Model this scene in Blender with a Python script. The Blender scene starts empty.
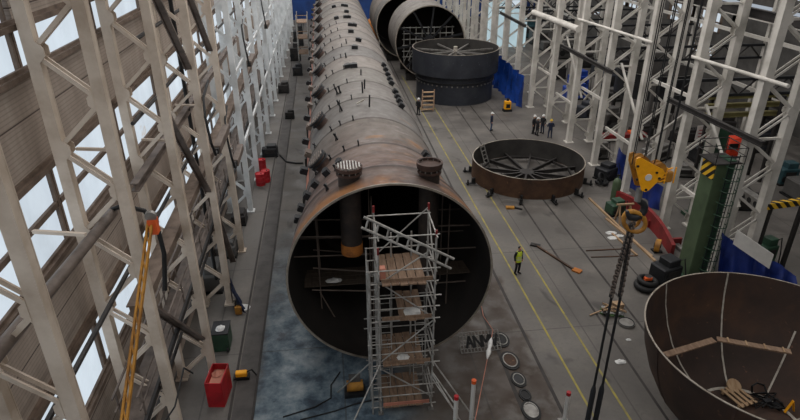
import bpy, bmesh, math, random
from mathutils import Vector, Matrix
random.seed(7)
S = bpy.context.scene
COL = S.collection
PI = math.pi

# ------------------------------------------------------------------ camera
FPX = 588.0; PITCH = math.radians(26.65); YAW = math.radians(7.1); CAMZ = 18.5
cam = bpy.data.cameras.new('camera'); co = bpy.data.objects.new('camera', cam); COL.objects.link(co)
cam.sensor_width = 36.0; cam.lens = 36.0 * FPX / 800.0; cam.clip_end = 500
co.location = (0, 0, CAMZ); co.rotation_euler = (PI / 2 - PITCH, 0, -YAW)
S.camera = co
_F = Vector((math.sin(YAW) * math.cos(PITCH), math.cos(YAW) * math.cos(PITCH), -math.sin(PITCH)))
_R = Vector((math.cos(YAW), -math.sin(YAW), 0)); _U = _R.cross(_F)
def ray(x, y): return _F + _R * ((x - 400) / FPX) - _U * ((y - 210) / FPX)
def gnd(x, y, z=0.0):
    d = ray(x, y); return Vector((0, 0, CAMZ)) + d * ((z - CAMZ) / d.z)
def atY(x, y, Y):
    d = ray(x, y); return Vector((0, 0, CAMZ)) + d * (Y / d.y)
def atX(x, y, X):
    d = ray(x, y); return Vector((0, 0, CAMZ)) + d * (X / d.x)

# ------------------------------------------------------------------ materials
def lin(c):
    r = []
    for v in c[:3]:
        v = v / 255.0
        r.append(v / 12.92 if v <= 0.04045 else ((v + 0.055) / 1.055) ** 2.4)
    return (r[0], r[1], r[2], 1.0)
class NT:
    def __init__(s, name):
        s.m = bpy.data.materials.new(name); s.m.use_nodes = True
        s.t = s.m.node_tree; s.n = s.t.nodes; s.b = s.n['Principled BSDF']
        s.pos = None
    def new(s, typ, **kw):
        n = s.n.new(typ)
        for k, v in kw.items(): setattr(n, k, v)
        return n
    def link(s, a, b): s.t.links.new(a, b)
    def p(s):
        if not s.pos: s.pos = s.new('ShaderNodeNewGeometry').outputs['Position']
        return s.pos
    def scaled(s, vec):
        m = s.new('ShaderNodeVectorMath', operation='MULTIPLY'); s.link(s.p(), m.inputs[0]); m.inputs[1].default_value = vec
        return m.outputs[0]
    def noise(s, scale, detail=4, rough=0.55, vec=None, dist=0.0):
        n = s.new('ShaderNodeTexNoise'); n.inputs['Scale'].default_value = scale; n.inputs['Detail'].default_value = detail
        n.inputs['Roughness'].default_value = rough; n.inputs['Distortion'].default_value = dist
        s.link(vec if vec else s.p(), n.inputs['Vector']); return n.outputs['Fac']
    def ramp(s, fac, stops):
        r = s.new('ShaderNodeValToRGB'); e = r.color_ramp.elements
        while len(e) < len(stops): e.new(0.5)
        for i, (q, c) in enumerate(stops):
            e[i].position = q; e[i].color = lin(c) if not isinstance(c, float) else (c, c, c, 1)
        s.link(fac, r.inputs[0]); return r.outputs[0]
    def mix(s, fac, a, b, mode='MIX'):
        n = s.new('ShaderNodeMix', data_type='RGBA', blend_type=mode)
        for v, i in ((fac, 0), (a, 6), (b, 7)):
            if hasattr(v, 'links'): s.link(v, n.inputs[i])
            elif i == 0: n.inputs[0].default_value = v
            else: n.inputs[i].default_value = lin(v)
        return n.outputs[2]
    def math(s, op, a, b=None, clamp=False):
        n = s.new('ShaderNodeMath', operation=op, use_clamp=clamp)
        for v, i in ((a, 0), (b, 1)):
            if v is None: continue
            if hasattr(v, 'links'): s.link(v, n.inputs[i])
            else: n.inputs[i].default_value = v
        return n.outputs[0]
    def sep(s):
        n = s.new('ShaderNodeSeparateXYZ'); s.link(s.p(), n.inputs[0]); return n.outputs
    def smooth(s, v, a, b):
        n = s.new('ShaderNodeMapRange', interpolation_type='SMOOTHSTEP'); s.link(v, n.inputs[0])
        n.inputs[1].default_value = a; n.inputs[2].default_value = b; return n.outputs[0]
    def done(s, col=None, rough=0.6, metal=0.0, spec=0.4):
        if col is not None:
            if hasattr(col, 'links'): s.link(col, s.b.inputs['Base Color'])
            else: s.b.inputs['Base Color'].default_value = lin(col)
        if hasattr(rough, 'links'): s.link(rough, s.b.inputs['Roughness'])
        else: s.b.inputs['Roughness'].default_value = rough
        s.b.inputs['Metallic'].default_value = metal; s.b.inputs['Specular IOR Level'].default_value = spec
        return s.m
    def bump(s, h, strength=0.3, dist=0.05):
        b = s.new('ShaderNodeBump'); b.inputs['Strength'].default_value = strength; b.inputs['Distance'].default_value = dist
        s.link(h, b.inputs['Height']); s.link(b.outputs[0], s.b.inputs['Normal'])
_mc = {}
def plain(name, c, c2=None, scale=1.5, rough=0.6, metal=0.0, lo=0.42, hi=0.68, spec=0.4):
    """painted or bare surface with worn blotches"""
    if name in _mc: return _mc[name]
    t = NT(name)
    if c2 is None: c2 = tuple(int(v * 0.82) for v in c)
    f = t.noise(scale, 5, 0.6)
    _mc[name] = t.done(t.ramp(f, [(lo, c), (hi, c2)]), rough, metal, spec); return _mc[name]

def m_floor():
    t = NT('concrete floor')
    x, y, z = t.sep()
    base = t.ramp(t.noise(0.35, 8, 0.65), [(0.3, (74, 70, 67)), (0.5, (92, 88, 84)), (0.7, (114, 109, 104))])
    fine = t.noise(4.0, 6, 0.7)
    base = t.mix(t.math('MULTIPLY', t.smooth(fine, 0.5, 0.75), 0.45), base, (70, 66, 63))
    # bluish painted and wet lane at the left of the pile
    wob = t.math('MULTIPLY', t.math('SUBTRACT', t.noise(0.6, 4), 0.5), 2.4)
    xa = t.math('ADD', x, wob)
    lane = t.math('MULTIPLY', t.smooth(xa, -4.6, -3.4), t.math('SUBTRACT', 1.0, t.smooth(xa, 1.2, 3.4)))
    lane = t.math('MULTIPLY', lane, t.math('SUBTRACT', 1.0, t.smooth(t.math('ADD', y, t.math('MULTIPLY', wob, 2.0)), 21.0, 38.0)))
    blue = t.ramp(t.noise(0.62, 9, 0.7, dist=0.1), [(0.38, (38, 52, 66)), (0.46, (66, 84, 98)), (0.53, (98, 114, 124)), (0.68, (146, 154, 158))])
    base = t.mix(t.math('MULTIPLY', lane, 0.92), base, blue)
    # brown dirt between the two tracks
    dirt = t.math('MULTIPLY', t.smooth(xa, 2.6, 4.6), t.math('SUBTRACT', 1.0, t.smooth(xa, 8.7, 9.2)))
    dirt = t.math('MULTIPLY', dirt, t.math('SUBTRACT', 1.0, t.smooth(y, 24.0, 36.0)))
    base = t.mix(t.math('MULTIPLY', dirt, t.smooth(t.noise(1.1, 5), 0.25, 0.55)), base, (66, 56, 49))
    # dark oil stains
    st = t.smooth(t.noise(0.5, 3, 0.5, vec=t.scaled((1.0, 0.55, 1.0)), dist=0.6), 0.64, 0.72)
    base = t.mix(t.math('MULTIPLY', st, 0.55), base, (44, 42, 42))
    # slab joints
    for ax, per in ((x, 6.0), (y, 7.5)):
        w = t.math('ABSOLUTE', t.math('SUBTRACT', t.math('FRACT', t.math('DIVIDE', ax, per)), 0.5))
        base = t.mix(t.math('MULTIPLY', t.math('GREATER_THAN', w, 0.5 - 0.035 / per), 0.5), base, (54, 51, 49))
    r = t.ramp(t.noise(0.7, 5), [(0.35, 0.45), (0.65, 0.85)])
    t.bump(fine, 0.15, 0.02)
    return t.done(base, r)
def m_pile():
    t = NT('rolled steel of the pile')
    x, y, z = t.sep()
    k = t.math('FLOOR', t.math('DIVIDE', t.math('SUBTRACT', y, 22.9), 4.0))
    wn = t.new('ShaderNodeTexWhiteNoise', noise_dimensions='1D'); t.link(k, wn.inputs['W'])
    grey = t.ramp(wn.outputs['Value'], [(0.0, (110, 106, 101)), (0.5, (124, 117, 111)), (1.0, (100, 98, 96))])
    brn = t.ramp(wn.outputs['Value'], [(0.0, (88, 74, 68)), (0.5, (104, 82, 73)), (1.0, (80, 71, 68))])
    wob = t.math('MULTIPLY', t.math('SUBTRACT', t.noise(0.4, 4), 0.5), 7.0)
    near = t.math('SUBTRACT', 1.0, t.smooth(t.math('ADD', y, wob), 22.5, 33.0))
    c = t.mix(near, grey, brn)
    c = t.mix(t.math('MULTIPLY', t.smooth(t.noise(1.6, 7, 0.7, vec=t.scaled((1, 0.6, 1))), 0.45, 0.75), 0.6), c, (78, 71, 68))
    rust = t.smooth(t.noise(0.33, 4, 0.6, vec=t.scaled((0.8, 1.6, 1.0))), 0.56, 0.68)
    rust = t.math('MULTIPLY', rust, t.math('SUBTRACT', 1.0, t.smooth(y, 30.0, 36.0)))
    c = t.mix(t.math('MULTIPLY', rust, 0.8), c, (150, 104, 60))
    lip = t.math('SUBTRACT', 1.0, t.smooth(t.math('ADD', y, t.math('MULTIPLY', wob, 0.1)), 20.9, 22.0))
    c = t.mix(t.math('MULTIPLY', lip, t.smooth(t.noise(0.5, 3, vec=t.scaled((1.3, .6, .6))), .38, .6)), c, (140, 94, 54))
    c = t.mix(t.math('MULTIPLY', t.math('MULTIPLY', near, 0.6), t.smooth(t.noise(0.45, 5, .65, vec=t.scaled((.8, 2, .8)), dist=.5), .48, .62)), c, (58, 50, 47))
    c = t.mix(t.math('MULTIPLY', t.smooth(t.noise(0.9, 4, vec=t.scaled((1, 2.5, 1))), 0.62, 0.72), 0.45), c, (142, 132, 128))
    fr = t.math('FRACT', t.math('DIVIDE', t.math('SUBTRACT', y, 22.9), 4.0))
    seam = t.math('ABSOLUTE', t.math('SUBTRACT', fr, 0.5))
    c = t.mix(t.math('MULTIPLY', t.math('GREATER_THAN', seam, 0.475), 0.75), c, (66, 59, 57))
    return t.done(c, t.ramp(t.noise(2.0, 4), [(0.3, 0.5), (0.7, 0.8)]), 0.15)
def m_rust(name, a, b, c, sc=0.8, rough=0.75, metal=0.1):
    if name in _mc: return _mc[name]
    t = NT(name)
    col = t.ramp(t.noise(sc, 8, 0.65, dist=0.3), [(0.33, a), (0.5, b), (0.68, c)])
    sp = t.smooth(t.noise(sc * 6, 3), 0.66, 0.72)
    col = t.mix(t.math('MULTIPLY', sp, 0.5), col, tuple(min(255, int(v * 1.5)) for v in c))
    _mc[name] = t.done(col, rough, metal); return _mc[name]
def m_cladding():
    t = NT('brown ribbed cladding')
    x, y, z = t.sep()
    c = t.ramp(t.noise(0.8, 7, 0.7, vec=t.scaled((1, 1, 0.35))), [(0.3, (136, 124, 114)), (0.5, (156, 143, 132)), (0.72, (174, 163, 152))])
    rib = t.math('GREATER_THAN', t.math('FRACT', t.math('MULTIPLY', z, 9.0)), 0.72)
    c = t.mix(t.math('MULTIPLY', rib, 0.35), c, (112, 98, 90))
    j = t.math('GREATER_THAN', t.math('FRACT', t.math('DIVIDE', z, 1.27)), 0.97)
    c = t.mix(j, c, (78, 66, 60))
    rs = t.smooth(t.noise(0.45, 4, vec=t.scaled((1, 1.6, 0.6))), 0.66, 0.76)
    c = t.mix(t.math('MULTIPLY', rs, 0.6), c, (112, 84, 58))
    return t.done(c, 0.8)
def m_pane(name, c, strength, rust=True):
    t = NT(name)
    col = t.ramp(t.noise(0.6, 5, 0.6, vec=t.scaled((1, 1, 0.6))), [(0.35, c), (0.6, tuple(int(v * 0.94) for v in c)), (0.8, tuple(int(v * 0.86) for v in c))])
    if rust:
        r = t.smooth(t.noise(0.8, 4, 0.6, vec=t.scaled((1, 0.9, 0.8))), 0.66, 0.78)
        col = t.mix(t.math('MULTIPLY', r, 0.55), col, (176, 140, 96))
    t.link(col, t.b.inputs['Emission Color']); t.b.inputs['Emission Strength'].default_value = strength
    return t.done((60, 64, 66), 0.25)
def m_hazard():
    t = NT('yellow and black hazard stripes')
    x, y, z = t.sep()
    d = t.math('ADD', t.math('ADD', x, y), z)
    s = t.math('GREATER_THAN', t.math('FRACT', t.math('MULTIPLY', d, 1.9)), 0.5)
    return t.done(t.mix(s, (214, 170, 40), (24, 24, 24)), 0.5)
def m_wood(name, a, b):
    if name in _mc: return _mc[name]
    t = NT(name)
    _mc[name] = t.done(t.ramp(t.noise(3.0, 6, 0.6, vec=t.scaled((4, 0.6, 2))), [(0.3, a), (0.7, b)]), 0.8); return _mc[name]

M = dict(
    floor=m_floor(), pile=m_pile(), clad=m_cladding(), hazard=m_hazard(),
    pane=m_pane('frosted daylight pane', (206, 218, 228), 1.05),
    pane_far=m_pane('bright clear pane', (214, 226, 236), 0.9, False),
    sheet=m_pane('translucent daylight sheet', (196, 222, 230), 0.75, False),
    cream=plain('cream column paint', (202, 188, 173), (168, 151, 134), 0.7, 0.55),
    white=plain('window lit column white', (206, 208, 208), (170, 172, 172), 0.7, 0.5),  # far columns whitened in the colour for light from the windows
    grey=plain('pale grey column paint', (202, 198, 191), (168, 164, 156), 0.7, 0.55),
    girt=plain('dirty brown girt paint', (116, 100, 88), (84, 70, 60), 2.0, 0.7),
    duct=plain('dusty grey brown pipe paint', (106, 94, 86), (74, 64, 58), 1.5, 0.6),
    dark=plain('dark grime steel', (52, 49, 48), (36, 34, 33), 2.0, 0.6, 0.2),
    black=plain('black rubber', (26, 26, 27), (18, 18, 18), 2.0, 0.7),
    blacksteel=plain('blackened steel', (44, 45, 48), (30, 31, 33), 1.2, 0.55, 0.3),
    tube=plain('galvanised scaffold tube', (172, 170, 166), (128, 124, 118), 3.0, 0.45, 0.35),
    steel=plain('bare grey steel', (140, 138, 134), (104, 100, 96), 2.0, 0.45, 0.5),
    edge=plain('ground bright steel edge', (158, 150, 139), (124, 114, 102), 2.0, 0.4, 0.3),
    plank=m_wood('weathered plank', (104, 82, 66), (146, 122, 102)),
    shadeplank=m_wood('shade darkened plank', (52, 44, 38), (76, 66, 56)), nozzle=m_rust('dark brown nozzle steel', (38, 33, 31), (50, 42, 38), (64, 52, 46), 2.0),  # planks coloured darker for the shade inside the pile
    wood=m_wood('raw timber', (140, 112, 84), (172, 146, 116)),
    ring=m_rust('brown rolled ring steel', (56, 42, 34), (78, 56, 42), (92, 68, 50)),
    ringin=plain('dark inner ring steel', (60, 58, 56), (44, 42, 41), 0.8, 0.6),
    bowl=m_rust('dark rusted bowl steel', (46, 37, 33), (58, 44, 38), (74, 53, 41), 0.5),
    drum=m_rust('blue black primed steel', (40, 43, 50), (49, 52, 60), (60, 63, 68), 0.5, 0.6),
    inner=plain('painted interior shade', (36, 31, 28), (25, 22, 20), 0.5, 0.85),  # near black colour stands in for the shade inside the pipes
    chalk=plain('chalky weld seam', (178, 172, 162), (140, 132, 122), 4.0, 0.8),
    rustcap=m_rust('orange rust', (150, 88, 38), (176, 110, 48), (110, 66, 34), 1.6),
    darkred=m_rust('dark rusty nozzle', (50, 41, 38), (66, 49, 43), (84, 64, 55), 2.0),
    salmon=plain('salmon colour', (186, 124, 104), (146, 96, 82), 1.0, 0.7),
    yellow=plain('crane yellow paint', (246, 172, 26), (222, 148, 24), 2.0, 0.45),
    jib=plain('worn orange yellow paint', (176, 124, 44), (124, 82, 36), 2.5, 0.6),
    line=plain('worn yellow floor line', (150, 138, 66), (112, 106, 78), 1.5, 0.8),
    red=plain('red painted steel', (176, 30, 38), (130, 22, 30), 1.5, 0.5),
    redbase=plain('dull red oxide paint', (126, 34, 34), (92, 28, 28), 1.0, 0.6),
    orange=plain('orange red machine paint', (226, 68, 36), (188, 48, 28), 1.0, 0.45),
    green=plain('olive green machine paint', (74, 90, 66), (58, 72, 52), 0.8, 0.5),
    dgreen=plain('dark green paint', (44, 74, 56), (32, 54, 42), 1.5, 0.5),
    blue=plain('blue machine paint', (32, 72, 170), (24, 54, 124), 1.2, 0.5),
    tarp=plain('blue tarpaulin', (24, 66, 150), (16, 46, 108), 1.2, 0.45),
    dtarp=plain('deep blue tarpaulin', (28, 48, 118), (18, 32, 84), 1.2, 0.5),
    wallblue=plain('blue end wall cladding', (30, 66, 128), (24, 50, 98), 0.4, 0.7),
    wallgrey=plain('grey side wall cladding', (92, 90, 88), (70, 68, 66), 0.5, 0.8),
    board=plain('whitish board', (206, 204, 200), (186, 184, 180), 1.0, 0.7),
    cloth=plain('white rag', (208, 208, 206), (170, 170, 170), 3.0, 0.85),
    groove=plain('dark track groove', (58, 54, 52), (44, 41, 40), 1.5, 0.8),
    railstrip=plain('dirty rail strip', (82, 79, 77), (66, 63, 62), 1.2, 0.8),
    olive=plain('olive yellow beam paint', (136, 128, 82), (108, 100, 62), 1.0, 0.6),
    skin=plain('skin', (196, 148, 122), (180, 132, 108), 8, 0.6),
    navy=plain('navy work cloth', (34, 42, 66), (26, 32, 50), 6, 0.85),
    charcoal=plain('charcoal work cloth', (34, 34, 38), (26, 26, 29), 6, 0.85),
    denim=plain('blue work trousers', (58, 76, 108), (44, 58, 86), 6, 0.85),
    vest=plain('fluorescent yellow vest', (206, 224, 62), (178, 200, 50), 6, 0.7),
    helmet=plain('white helmet plastic', (226, 226, 224), (206, 206, 204), 6, 0.35),
    yhelmet=plain('yellow helmet plastic', (224, 190, 70), (204, 170, 60), 6, 0.35),
    teal=plain('teal cabinet paint', (48, 78, 84), (38, 62, 68), 1.2, 0.5),
    plant=plain('tangled green hose', (78, 104, 62), (54, 78, 48), 4, 0.7),
    orangecap=plain('orange plastic cap', (222, 96, 40), (196, 80, 34), 4, 0.5),
)

# ------------------------------------------------------------------ mesh building
class MB:
    def __init__(s): s.v = []; s.f = []; s.sm = []
    def add(s, vs, fs, smooth=False):
        o = len(s.v); s.v.extend(Vector(v) for v in vs)
        for f in fs: s.f.append([i + o for i in f]); s.sm.append(smooth)
        return s
    def box(s, c, d, rot=None):
        c = Vector(c); hx, hy, hz = d[0] / 2, d[1] / 2, d[2] / 2
        vs = [Vector((a * hx, b * hy, e * hz)) for a in (-1, 1) for b in (-1, 1) for e in (-1, 1)]
        if rot is not None: vs = [rot @ v for v in vs]
        return s.add([c + v for v in vs], [(0, 1, 3, 2), (4, 6, 7, 5), (0, 4, 5, 1), (2, 3, 7, 6), (0, 2, 6, 4), (1, 5, 7, 3)])
    def bar(s, p, q, w, h, up=(0, 0, 1)):
        p, q = Vector(p), Vector(q); d = (q - p); L = d.length
        if L < 1e-6: return s
        d.normalize(); u = Vector(up)
        if abs(d.dot(u)) > 0.98: u = Vector((1, 0, 0)) if abs(d.x) < 0.9 else Vector((0, 1, 0))
        a = d.cross(u).normalized(); b = a.cross(d).normalized()
        vs = []
        for e in (p, q):
            for i, j in ((-1, -1), (1, -1), (1, 1), (-1, 1)): vs.append(e + a * (i * w / 2) + b * (j * h / 2))
        return s.add(vs, [(0, 1, 2, 3), (7, 6, 5, 4), (0, 4, 5, 1), (1, 5, 6, 2), (2, 6, 7, 3), (3, 7, 4, 0)])
    def ibeam(s, p, q, w, h, t=0.04, up=(0, 0, 1)):
        p, q = Vector(p), Vector(q); d = (q - p).normalized(); u = Vector(up)
        a = d.cross(u).normalized(); b = a.cross(d).normalized()
        s.bar(p + b * (h / 2 - t / 2), q + b * (h / 2 - t / 2), w, t, up); s.bar(p - b * (h / 2 - t / 2), q - b * (h / 2 - t / 2), w, t, up)
        return s.bar(p, q, t, h - 2 * t, up)
    def path(s, pts, r, n=8, cap=True):
        pts = [Vector(p) for p in pts]; rs = r if isinstance(r, (list, tuple)) else [r] * len(pts)
        o = len(s.v); prev = None; k = len(pts)
        for i, p in enumerate(pts):
            d = (pts[min(i + 1, k - 1)] - pts[max(i - 1, 0)])
            if d.length < 1e-9: d = Vector((0, 0, 1))
            d.normalize()
            if prev is None:
                u = Vector((0, 0, 1)) if abs(d.z) < 0.9 else Vector((1, 0, 0))
            else: u = prev
            a = d.cross(u)
            if a.length < 1e-6: a = d.cross(Vector((0, 1, 0)))
            a.normalize(); b = a.cross(d).normalized(); prev = b
            for j in range(n):
                t = 2 * PI * j / n; s.v.append(p + (a * math.cos(t) + b * math.sin(t)) * rs[i])
        for i in range(k - 1):
            for j in range(n):
                s.f.append([o + i * n + j, o + i * n + (j + 1) % n, o + (i + 1) * n + (j + 1) % n, o + (i + 1) * n + j]); s.sm.append(True)
        if cap:
            s.f.append([o + j for j in range(n)][::-1]); s.sm.append(False)
            s.f.append([o + (k - 1) * n + j for j in range(n)]); s.sm.append(False)
        return s
    def tube(s, p, q, r, n=8): return s.path([p, q], r, n)
    def lathe(s, prof, n=48, c=(0, 0, 0), axis='Z', a0=0.0, a1=2 * PI, closed=False):
        """prof: (radius, height) list turned about an axis"""
        c = Vector(c); full = abs(a1 - a0 - 2 * PI) < 1e-6; m = n if full else n + 1; o = len(s.v); k = len(prof)
        for i in range(m):
            t = a0 + (a1 - a0) * i / n; ct, st = math.cos(t), math.sin(t)
            for r, h in prof:
                s.v.append(c + (Vector((r * ct, r * st, h)) if axis == 'Z' else Vector((r * ct, h, r * st))))
        flip = axis != 'Z'
        for i in range(n):
            i2 = (i + 1) % m
            for j in range(k if closed else k - 1):
                j2 = (j + 1) % k
                q = [o + i * k + j, o + i2 * k + j, o + i2 * k + j2, o + i * k + j2]
                s.f.append(q[::-1] if flip else q); s.sm.append(True)
        return s
    def disc(s, c, r, nrm, n=20, h=0.02):
        nrm = Vector(nrm).normalized(); return s.tube(Vector(c) - nrm * h / 2, Vector(c) + nrm * h / 2, r, n)
    def ball(s, c, r, n=12, m=8):
        c = Vector(c); r = Vector(r) if not isinstance(r, (int, float)) else Vector((r, r, r)); o = len(s.v)
        for i in range(m + 1):
            ph = PI * i / m
            for j in range(n):
                t = 2 * PI * j / n; s.v.append(c + Vector((r.x * math.sin(ph) * math.cos(t), r.y * math.sin(ph) * math.sin(t), r.z * math.cos(ph))))
        for i in range(m):
            for j in range(n):
                s.f.append([o + i * n + j, o + (i + 1) * n + j, o + (i + 1) * n + (j + 1) % n, o + i * n + (j + 1) % n]); s.sm.append(True)
        return s
    def torus(s, c, R, r, nrm=(0, 0, 1), n=24, m=8, sy=1.0):
        nrm = Vector(nrm).normalized(); u = nrm.orthogonal().normalized(); w = nrm.cross(u)
        pts = [Vector(c) + u * (R * math.cos(2 * PI * i / n)) + w * (R * sy * math.sin(2 * PI * i / n)) for i in range(n)]
        o = len(s.v)
        for i, p in enumerate(pts):
            e = (p - Vector(c)).normalized()
            for j in range(m):
                t = 2 * PI * j / m; s.v.append(p + (e * math.cos(t) + nrm * math.sin(t)) * r)
        for i in range(n):
            for j in range(m):
                s.f.append([o + i * m + j, o + ((i + 1) % n) * m + j, o + ((i + 1) % n) * m + (j + 1) % m, o + i * m + (j + 1) % m]); s.sm.append(True)
        return s
    def build(s, name, mt, parent=None, label=None, bevel=0.0):
        off = Vector((0, 0, 0)); q = parent
        while q is not None: off += q.location; q = q.parent
        me = bpy.data.meshes.new(name); me.from_pydata([v - off for v in s.v], [], s.f)
        me.polygons.foreach_set('use_smooth', s.sm)
        bm = bmesh.new(); bm.from_mesh(me); bmesh.ops.recalc_face_normals(bm, faces=bm.faces[:])
        if bevel: bmesh.ops.bevel(bm, geom=bm.edges[:], offset=bevel, segments=1, affect='EDGES')
        bm.to_mesh(me); bm.free()
        if any(s.sm): me.set_sharp_from_angle(angle=math.radians(40))
        me.materials.append(mt if not isinstance(mt, str) else M[mt]); me.update()
        o = bpy.data.objects.new(name, me); COL.objects.link(o); o.parent = parent
        if label: o['label'] = label
        return o
def tag(o, label, cat, group=None, kind=None):
    o['label'] = label; o['category'] = cat
    if group: o['group'] = group
    if kind: o['kind'] = kind
    return o
def thing(name, label, cat, loc=(0, 0, 0), group=None):
    o = bpy.data.objects.new(name, None); o.empty_display_size = 0.2; COL.objects.link(o); o.location = loc
    return tag(o, label, cat, group)
def struct(name, mb, mt, label=None):
    o = mb.build(name, mt); o['kind'] = 'structure'
    if label: o['label'] = label
    return o
def dup(root, loc, rotz=None, label=None, group=None, swap=None):
    kids = {}
    for o in COL.objects: kids.setdefault(o.parent, []).append(o)
    def cp(o, par):
        c = o.copy(); COL.objects.link(c); c.parent = par
        for k in kids.get(o, []): cp(k, c)
        return c
    r = cp(root, None); r.location = loc
    if rotz is not None: r.rotation_euler = (0, 0, rotz)
    if label: r['label'] = label
    if group: r['group'] = group
    return r
ORD = ['first', 'second', 'third', 'fourth', 'fifth', 'sixth', 'seventh', 'eighth', 'ninth', 'tenth', 'eleventh', 'twelfth', 'thirteenth',
       'fourteenth', 'fifteenth', 'sixteenth', 'seventeenth', 'eighteenth', 'nineteenth', 'twentieth']

# ------------------------------------------------------------------ setting
struct('floor', MB().box((17.4, 45.5, -0.15), (51.6, 153, 0.3)), 'floor')
LY = [10.2 + 5.5 * k for k in range(-7, 21)]           # left bay lines
mb = MB()
WB = ((0.9, 3.1), (5.55, 7.6), (10.25, 12.55), (14.95, 17.2))
lo = 0.0
for a, b in WB: mb.box((-7.62, 45.5, (lo + a) / 2), (0.16, 153, a - lo)); lo = b
mb.box((-7.62, 45.5, (lo + 25) / 2), (0.16, 153, 25 - lo)); mb.box((-7.6, 68.9, 16.62), (0.16, 106, 1.16))
struct('wall_left', mb, 'clad')
n = 0
for (a, b) in WB:
    for i in range(len(LY) - 1):
        if a > 14 and i > 7: b = 16.05
        n += 1
        w = struct('window_%d' % n, MB().box((-7.65, (LY[i] + LY[i + 1]) / 2, (a + b) / 2), (0.03, 5.34, b - a)), 'pane')
        f = MB(); y0, y1 = LY[i] + 0.08, LY[i + 1] - 0.08
        if a != 5.55: f.box((-7.6, (y0 + y1) / 2, a + 1.14), (0.12, y1 - y0, 0.16))
        for yy in (y0, y1): f.box((-7.6, yy, (a + b) / 2), (0.12, 0.1, b - a))
        f.build('window_frame', 'girt', w)
n = 0
for z in (0.9, 3.1, 5.55, 7.6, 10.25, 12.55, 14.95, 16.08):
    n += 1
    struct('trim_%d' % n, MB().box((-7.47, 45.5, z), (0.22, 153, 0.14)).box((-7.5, 45.5, z + 0.1), (0.08, 153, 0.12)), 'girt')
struct('ceiling', MB().box((17.4, 45.5, 25.1), (51.5, 153, 0.2)), 'wallgrey')
struct('wall_front', MB().box((17.4, -31.1, 12.5), (51.5, 0.2, 25)), 'wallgrey')
struct('wall_back', MB().box((18, 122.1, 2.5), (58, 0.2, 5)), 'wallblue')
mb = MB()
mb.box((43.1, 45.5, 2.1), (0.2, 153, 4.2)); mb.box((43.1, 60, 6.0), (0.2, 124, 1.6)); mb.box((43.1, 45.5, 19.2), (0.2, 153, 11.6)); mb.box((43.1, 29, 11.0), (0.2, 62, 1.0))
k = 100
openings = []
RY = [12 + 5.5 * i for i in range(20)]
for i, y0 in enumerate(RY):
    hi = y0 > 60 and i % 4 != 3; mid = 34 < y0 < 60; small = i in (9, 14)
    openings.append((y0, 6.8, 10.0, hi)); openings.append((y0, 10.8, 13.4, mid)); openings.append((y0, 4.2, 5.2, small))
for y0, z0, z1, on in openings:
    if not on:
        mb.box((43.1, y0 + 2.75, (z0 + z1) / 2), (0.2, 5.5, z1 - z0)); continue
    k += 1
    w = struct('window_%d' % k, MB().box((43.15, y0 + 2.75, (z0 + z1) / 2), (0.03, 5.3, z1 - z0)), 'pane_far')
    f = MB()
    for j in range(5): f.box((43.08, y0 + 0.1 + j * 1.325, (z0 + z1) / 2), (0.1, 0.2 if j not in (0, 4) else 0.9, z1 - z0))
    for j in range(4): f.box((43.08, y0 + 2.75, z0 + (z1 - z0) * j / 3), (0.1, 5.3, 0.16))
    f.build('window_frame', 'girt', w)
mb.box((43.1, 59, 8.4), (0.2, 2, 3.2)); mb.box((43.1, -9.5, 8.8), (.2, 43, 9.2)); mb.box((43.1, 122, 8.4), (.2, 1.5, 9.2))
struct('wall_right', mb, 'wallgrey')
struct('wall_back_upper', MB().box((18, 122.1, 15), (58, 0.2, 20)), 'wallgrey')
# floor lines and tracks
for nm, x0, x1, w, mt in (('trim_11', 9.55, 10.2, 0.1, 'line'), ('trim_12', 11.15, 11.6, 0.1, 'line')):
    struct(nm, MB().bar((x0, 75, 0.004), (x1, 12, 0.004), w, 0.008), mt)
for i, (x0, x1, w) in enumerate(((7.3, 7.35, 0.17), (8.95, 8.95, 0.15), (14.3, 13.0, 0.12), (15.6, 14.9, 0.12), (17.4, 17.0, 0.07))):
    struct('trim_%d' % (13 + i), MB().bar((x0, 110, 0.003), (x1, 10, 0.003), w, 0.006), 'groove')
struct('trim_18', MB().box((-4.25, 60, 0.004), (0.86, 116, 0.008)), 'railstrip')
mb = MB()
for x in (-4.78, -3.82): mb.box((x, 60, 0.03), (0.09, 116, 0.06))
struct('trim_19', mb, 'groove')

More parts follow.
